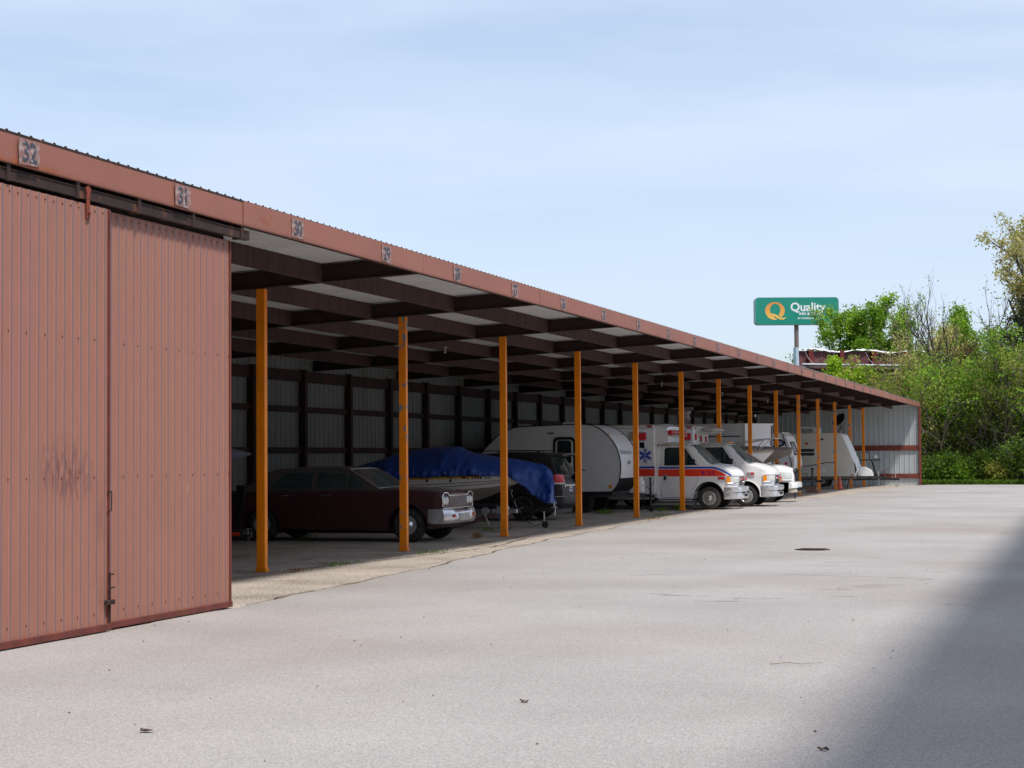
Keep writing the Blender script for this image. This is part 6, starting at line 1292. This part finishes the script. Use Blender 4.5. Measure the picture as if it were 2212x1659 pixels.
def grow(seed, H, trunk_r, levels, nch, spread, ratio, first=0.3, up=0.25, lean=(0, 0), stems=1, wob=0.12, tl=1.0):
    rs = random.Random(seed); segs = []; tips = []
    def br(p, d, L, r, lv):
        n = 4 if lv == 0 else 3; pts = [p]; rad = [r]; dd_ = d.copy(); q = p.copy()
        for i in range(n):
            dd_ = (dd_ + Vector((rs.gauss(0, wob), rs.gauss(0, wob), rs.gauss(0, wob * .6) + up * 0.25))).normalized(); q = q + dd_ * (L / n); pts.append(q.copy()); rad.append(max(0.006, r * (1 - (0.55 if lv < levels else 0.8) * (i + 1) / n)))
        segs.append((pts, rad, lv))
        if lv >= levels: tips.append((pts[-2], pts[-1])); return
        if lv >= levels - 1: tips.append((pts[-1], pts[-1]))
        k = nch[lv] if lv < len(nch) else nch[-1]
        for c in range(k):
            u = (first if lv == 0 else 0.25) + (1 - (first if lv == 0 else 0.25)) * (c + rs.uniform(0.2, 0.9)) / k; u = min(u, 0.999)
            f = u * n; i0 = int(f); pt = pts[i0].lerp(pts[i0 + 1], f - i0); base = (pts[i0 + 1] - pts[i0]).normalized()
            az = rs.uniform(0, 2 * math.pi) if lv else (c * 2.4 + rs.uniform(-.4, .4)); side = base.orthogonal().normalized(); side = Matrix.Rotation(az, 3, base) @ side
            an = spread * rs.uniform(0.7, 1.25); nd = (base * math.cos(an) + side * math.sin(an) + Vector((0, 0, up))).normalized()
            br(pt, nd, L * ratio * rs.uniform(0.7, 1.15) * (1.15 - 0.45 * u if lv == 0 else 1), rad[i0] * 0.62, lv + 1)
    for s in range(stems):
        a = 2 * math.pi * s / stems + rs.uniform(-.5, .5); sp = 0.0 if stems == 1 else rs.uniform(0.15, 0.5)
        br(Vector((0.2 * math.cos(a) * (stems > 1), 0.2 * math.sin(a) * (stems > 1), -0.1)), Vector((math.cos(a) * sp + lean[0], math.sin(a) * sp + lean[1], 1)).normalized(), H * 0.62 * tl * (1 if stems == 1 else rs.uniform(.75, 1.05)), trunk_r, 0)
    zt = max(t[1].z for t in tips); k = H / zt
    return [([p * k for p in pts], rad, lv) for pts, rad, lv in segs], [(a * k, b_ * k) for a, b_ in tips]
def leaves_mesh(name, centers, size, m, parent, seed, elong=1.6):
    g = np.random.default_rng(seed); n = len(centers); c = np.asarray(centers, dtype=np.float64)
    a = g.normal(size=(n, 3)); a /= np.linalg.norm(a, axis=1)[:, None]; r = g.normal(size=(n, 3)); bb_ = np.cross(a, r); bb_ /= np.linalg.norm(bb_, axis=1)[:, None] + 1e-9
    s = size * g.uniform(0.6, 1.3, size=(n, 1)); A = a * s * elong / 2; B_ = bb_ * s / 2
    v = np.empty((n, 4, 3)); v[:, 0] = c - A; v[:, 1] = c + B_; v[:, 2] = c + A; v[:, 3] = c - B_
    me = bpy.data.meshes.new(name); me.vertices.add(4 * n); me.loops.add(4 * n); me.polygons.add(n)
    me.vertices.foreach_set('co', v.reshape(-1)); me.loops.foreach_set('vertex_index', np.arange(4 * n, dtype=np.int32)); me.polygons.foreach_set('loop_start', np.arange(0, 4 * n, 4, dtype=np.int32))
    me.update(calc_edges=True); me.validate(); me.materials.append(m); o = bpy.data.objects.new(name, me); COL.objects.link(o)
    if parent: o.parent = parent
    return o
def tree(name, label, cat, loc, H, seed, lf, nl, ls, trunk_r=0.2, levels=3, nch=(7, 5, 4), spread=0.8, ratio=0.5, first=0.3, up=0.25, lean=(0, 0), stems=1, bark=None, cl=0.45, wob=0.12, group=None, lf2=None):
    t = thing(name, label, cat, (loc[0], loc[1], zg(loc[1]) - 0.05), group=group)
    segs, tips = grow(seed, H, trunk_r, levels, nch, spread, ratio, first, up, lean, stems, wob)
    b = MB(); c = MB()
    for pts, rad, lv in segs: (b if lv == 0 else c).tube(pts, rad, 7 if lv == 0 else (4 if lv < 3 else 3), caps=False)
    b.build('trunk', bark or BARK, t, 60); c.build('limbs', bark or BARK, t)
    if nl:
        g = np.random.default_rng(seed + 5); C_ = []
        for a, q in tips:
            k = g.poisson(nl); 
            if g.random() < 0.12: k = k // 4
            u = g.random((k, 1)); base = np.array(a) * (1 - u) + np.array(q) * u; C_.append(base + g.normal(size=(k, 3)) * cl * np.array([1, 1, 0.75]))
        C_ = np.concatenate(C_); C_ = C_[C_[:, 2] > 0.05]
        if lf2:
            h = g.random(len(C_)) < 0.3; leaves_mesh('crown', C_[~h], ls, LF[lf], t, seed); leaves_mesh('crown', C_[h], ls, LF[lf2], t, seed + 1)
        else: leaves_mesh('crown', C_, ls, LF[lf], t, seed)
    return t
GT = 'trees beyond the end of the shed'
tree('maple_tree', 'bright green tree whose left sprays cover the right part of the motel sign', 'tree', (-16.7, 151), 14.3, 1, 'bright', 20, 0.145, 0.16, 4, (8, 5, 4, 3), 0.62, 0.44, 0.30, 0.34, group=GT, lf2='lime', stems=2, cl=0.30, bark=BARKD)
tree('maple_tree', 'tallest bright green tree, just right of the motel sign', 'tree', (-16.3, 150), 15.4, 31, 'bright', 20, 0.145, 0.16, 4, (8, 5, 4, 3), 0.55, 0.42, 0.3, 0.40, group=GT, lf2='lime', stems=2, cl=0.30, bark=BARKD)
tree('maple_tree', 'bright green tree standing left of the thin grey bare tree', 'tree', (-13.6, 149), 14.6, 2, 'bright', 20, 0.145, 0.16, 4, (7, 5, 4, 3), 0.55, 0.40, 0.3, 0.38, group=GT, stems=2, cl=0.30, bark=BARKD)
tree('maple_tree', 'small green treetop left of the motel sign pole, just above the roof', 'tree', (-26.1, 160), 10.9, 3, 'mid', 8, 0.15, 0.12, 3, (6, 5, 4), 0.7, 0.42, 0.4, group=GT, cl=0.3)
tree('lime_tree', 'lime green round bushy tree in front of the billboard', 'tree', (-16.8, 125.5), 8.7, 4, 'lime', 60, 0.13, 0.12, 3, (9, 6, 5), 0.95, 0.36, 0.55, 0.22, group=GT, cl=0.26)
tree('bare_tree', 'tall bare dark branched tree in the middle of the trees', 'tree', (-8.3, 125), 15.0, 5, 'bright', 0.8, 0.12, 0.20, 4, (7, 5, 4, 3), 0.5, 0.55, 0.35, 0.32, group=GT, bark=BARKD, cl=0.2)
tree('bare_tree', 'thin grey bare tree left of the tall bare one', 'tree', (-12.6, 136), 15.2, 6, 'tan', 0.5, 0.12, 0.13, 4, (7, 4, 4, 2), 0.5, 0.55, 0.4, 0.34, group=GT, bark=BARK, cl=0.2)
tree('bare_tree', 'slender bare tree just left of the tan blossoming oak', 'tree', (-7.2, 130), 15.4, 26, 'olive', 0.7, 0.12, 0.13, 4, (6, 4, 3, 2), 0.42, 0.5, 0.4, 0.38, group=GT, bark=BARKD, cl=0.2)
tree('oak_tree', 'tall oak with pale tan blossom at the right edge', 'tree', (-3.7, 122), 18.7, 7, 'tan', 24, 0.125, 0.36, 4, (9, 5, 4, 3), 0.8, 0.40, 0.45, 0.20, (-0.04, 0), group=GT, bark=BARKD, lf2='olive', cl=0.30)
tree('oak_tree', 'low tan blossoming tree above the far end of the shed roof', 'tree', (-11.2, 129), 11.3, 8, 'tan', 16, 0.12, 0.2, 3, (9, 6, 5), 0.85, 0.42, 0.35, 0.2, group=GT, lf2='olive', cl=0.36)
tree('russet_tree', 'russet leaved tree behind the green shrubs', 'tree', (-6.6, 128), 10.9, 9, 'rust', 16, 0.12, 0.2, 3, (9, 6, 5), 0.85, 0.42, 0.35, 0.2, group=GT, lf2='olive', cl=0.36)
tree('pine_tree', 'dark pine at the right edge below the oak blossom', 'tree', (-3.9, 118), 12.4, 10, 'pine', 34, 0.10, 0.25, 3, (18, 6, 4), 1.15, 0.24, 0.3, 0.02, group=GT, bark=BARKD, cl=0.26)
shr = [(-11.6, 119, 7.8, 'olive', 'olive leaved tree rising just behind the far roof corner', 3.5), (-9.8, 116.5, 8.2, 'olive', 'thin olive leaved tree right of the far roof corner', 4), (-8.6, 114.5, 6.8, 'olive', 'mid green tree beside the far corner post', 5), (-6.8, 116, 8.6, 'bright', 'fresh green tree with loose sprays right of the far corner post', 6),
       (-5.2, 114.2, 8.8, 'olive', 'mid green tree second from the right edge', 6), (-3.6, 115, 10.2, 'bright', 'fresh green tree at the right edge', 6), (-1.6, 114.5, 8.8, 'mid', 'mid green tree beyond the right edge', 8), (-7.8, 120, 9.0, 'olive', 'olive tree behind the fresh green one', 6)]
for i, (x, y, h, lf, lab, nl) in enumerate(shr):
    tree('wild_tree', lab, 'tree', (x, y), h, 40 + i, lf, nl * 0.8, 0.115, 0.12, 4, (8, 5, 4, 3), 0.85, 0.46, 0.12, 0.14, ((-0.12 if i in (0, 1) else 0.05), 0), group=GT, stems=3, cl=0.30, lf2='mid' if lf != 'mid' else 'lime', wob=0.16)
lows = [(-9.3, 112.9, 1.3, 'mid'), (-8.6, 113.2, 1.8, 'mid'), (-7.4, 112.8, 1.3, 'bright'), (-6.2, 113.0, 1.9, 'mid'), (-5.1, 112.4, 1.4, 'olive'), (-4.2, 112.6, 2.4, 'mid'), (-3.0, 112.0, 2.6, 'mid'), (-1.5, 112.5, 3.0, 'dark')]
pos = ['just right of the far corner post', 'second right of the corner post', 'third right of the corner post', 'in the middle of the row', 'right of the row middle', 'third from the row end', 'at the right edge of the view', 'beyond the right edge']
for i, (x, y, h, lf) in enumerate(lows):
    tree('shrub', f'{"dark " if lf == "dark" else ""}green shrub at the paving edge, {pos[i]}', 'shrub', (x, y), h * 1.2, 60 + i, lf, 3.5, 0.10, 0.025, 3, (7, 5, 4), 0.55, 0.5, 0.1, 0.3, group='shrubs along the paving edge', stems=5, cl=0.24, wob=0.2)
# far thicket and undergrowth nobody could count
g = np.random.default_rng(9); n = 42000
x = g.uniform(-19, 16, n); y = g.uniform(119, 138, n); hmax = 6.4 + 1.6 * np.sin(x * 0.7) + 1.0 * np.sin(x * 1.9 + y * 0.4); z = hmax * g.random(n) ** 0.8; keep = (np.sin(x * 2.1 + z * 1.3) + np.sin(y * 1.7 - z * 2.2) + g.normal(size=n) * 0.8) > -0.5
stuff(leaves_mesh('thicket', np.stack([x, y, z], 1)[keep], 0.16, LF['olive'], None, 3)); bpy.data.objects['thicket']['label'] = 'tangled olive green thicket behind the trees'
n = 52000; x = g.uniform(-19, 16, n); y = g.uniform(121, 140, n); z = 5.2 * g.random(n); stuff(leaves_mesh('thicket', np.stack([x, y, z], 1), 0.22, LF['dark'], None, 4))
b = MB(); rs = random.Random(8)
for i in range(2600):
    X_, Y_ = rs.uniform(-16, 6), rs.uniform(113, 128); L_ = rs.uniform(0.6, 2.6); a = rs.uniform(0, 6.28); z0 = rs.uniform(0, 3.5); el = rs.uniform(0.1, 1.3)
    p = Vector((X_, Y_, z0)); d = Vector((math.cos(a) * math.cos(el), math.sin(a) * math.cos(el), math.sin(el))); b.tube([p, p + d * L_ * .35 + Vector((rs.uniform(-.2, .2), 0, .12)), p + d * L_ * .7 + Vector((0, 0, rs.uniform(-.1, .3))), p + d * L_], [0.016, 0.013, 0.009, 0.004], 3, caps=False)
stuff(b.build('brushwood', mat('dry brushwood', (0.20, 0.15, 0.115), 0.9, var=0.3)))
n = 30000; x = g.uniform(-9.9, 14, n); y = 111.7 + 2.6 * g.random(n) ** 1.3 - 0.37 * np.clip(x + 9, 0, 20) * 0.25; z = zg(112) + 0.30 * g.random(n)
gr = leaves_mesh('grass', np.stack([x, y, z], 1), 0.05, LF['mid'], None, 12, 4.5); stuff(gr)
# ------------------------------------------------------------------ weeds, litter
WEED = leafmat('weed leaves', [(0.05, 0.14, 0.01), (0.12, 0.26, 0.02), (0.2, 0.30, 0.04)]); DRY = leafmat('dry weed', [(0.30, 0.16, 0.06), (0.36, 0.22, 0.09)], 0.2)
def weed(x, y, n, h, w, m, lab, sd):
    t = thing('weed_tuft', lab, 'weed', (x, y, zg(y)), group='weeds in the paving cracks'); b = MB(); rs = random.Random(sd)
    for i in range(n * 3):
        px, py = rs.gauss(0, w * 0.4), rs.gauss(0, w); a = rs.uniform(0, 6.28); hh = h * rs.uniform(0.4, 1.1); ll = hh * rs.uniform(0.2, 0.9); d = Vector((math.cos(a), math.sin(a), 0)); s_ = Vector((-d.y, d.x, 0)) * 0.006
        p = Vector((px, py, 0)); q = p + d * ll * .4 + Vector((0, 0, hh * .8)); r_ = p + d * ll + Vector((0, 0, hh)); b.add([p - s_ * .5, p + s_ * .5, q + s_, r_, q - s_], [(0, 1, 2, 3, 4)])
    b.build('blades', m, t)
wd = [(-12.0, 27.2, 30, 0.05, 0.30, WEED, 'low green weeds along the crack in front of the sedan'), (-11.75, 30.8, 26, 0.06, 0.35, WEED, 'thin green weeds in the paving crack right of the second orange post'), (-12.0, 25.4, 24, 0.05, 0.14, DRY, 'dry straw coloured tuft in front of the sedan'),
      (-12.9, 36.7, 40, 0.13, 0.10, DRY, 'dry orange tuft beside the foot of the third post'), (-14.2, 52.4, 50, 0.16, 0.28, WEED, 'bright green weeds under the rounded travel trailer'), (-13.1, 55.2, 36, 0.12, 0.20, WEED, 'small green weeds beside the trailer jack wheel'),
      (-12.75, 56.0, 34, 0.2, 0.10, WEED, 'upright green weed beside the striped ambulance front wheel'), (-13.9, 40.4, 24, 0.1, 0.2, WEED, 'dark green weeds by the rusty trailer tongue'), (-16.9, 36.2, 30, 0.1, 0.3, WEED, 'weeds in the shade under the sedan'), (-11.6, 48.0, 26, 0.06, 0.4, DRY, 'dry tufts along the paving edge near the fourth post'), (-12.1, 50.8, 30, 0.07, 0.35, WEED, 'low weeds in front of the rounded travel trailer')]
for i, (x, y, n_, h, w, m, lab) in enumerate(wd): weed(x, y, n_, h, w, m, lab, 70 + i)
t = tag(MB().tube([(0, 0, 0.01), (0.14, 0.06, 0.02), (0.26, 0.05, 0.012), (0.42, 0.12, 0.02)], [0.005, 0.004, 0.003, 0.002], 5).build('twig', mat('pale dry twig', (0.32, 0.26, 0.2), 0.8, var=0.2)), 'thin bent twig lying on the asphalt', 'twig'); t.location = (-2.6, 14.9, 0.008)
MB_ = MB(); MB_.lathe([(0.33, 0.0), (0.33, 0.012), (0.30, 0.014), (0.001, 0.014)], (0, 0, 0), 'z', 28)
for i in range(-3, 4): MB_.box(-0.24, 0.24, i * 0.075 - 0.012, i * 0.075 + 0.012, 0.014, 0.019)
t = tag(MB_.build('drain_cover', RDARK), 'round rusty drain cover in the asphalt', 'drain cover'); t.location = (-4.93, 33.0, 0.004)
LFD = mat('dead leaf brown', (0.07, 0.04, 0.025), 0.9, var=0.3); rs = random.Random(21); b = MB()
for i in range(130):
    y_ = 9 + 60 * rs.random() ** 1.6; x_ = rs.uniform(-12.5, -1.2); s_ = rs.uniform(0.006, 0.015); a = rs.uniform(0, 6.28); zz = zg(y_) + 0.008
    ps = [(x_ + s_ * math.cos(a + k * 1.26) * rs.uniform(.5, 1.3), y_ + s_ * math.sin(a + k * 1.26) * rs.uniform(.5, 1.3), zz + rs.uniform(0, 0.006)) for k in range(5)]
    b.add(ps + [(x_, y_, zz + 0.012)], [(k, (k + 1) % 5, 5) for k in range(5)])
stuff(b.build('leaf_litter', LFD))
for i, (x_, y_, s_, lab) in enumerate([(-5.92, 10.24, 0.055, 'curled brown leaf on the asphalt near the left corner'), (-3.93, 12.2, 0.04, 'curled brown leaf on the asphalt at the bottom middle'), (-1.55, 10.7, 0.035, 'narrow rusty leaf on the asphalt in the shadow'), (-13.6, 24.4, 0.09, 'dark leaf scrap on the shed floor')]):
    b = MB(); rs = random.Random(i); N_ = 9; pr = [(s_ * math.cos(k * 6.283 / N_) * rs.uniform(.6, 1.2), s_ * 0.6 * math.sin(k * 6.283 / N_) * rs.uniform(.6, 1.2), rs.uniform(0, 0.03)) for k in range(N_)]
    b.add(pr + [(0, 0, 0.005)], [(k, (k + 1) % N_, N_) for k in range(N_)]); o = tag(b.build('dead_leaf', LFD), lab, 'leaf', 'fallen leaves on the paving'); o.location = (x_, y_, 0.010)
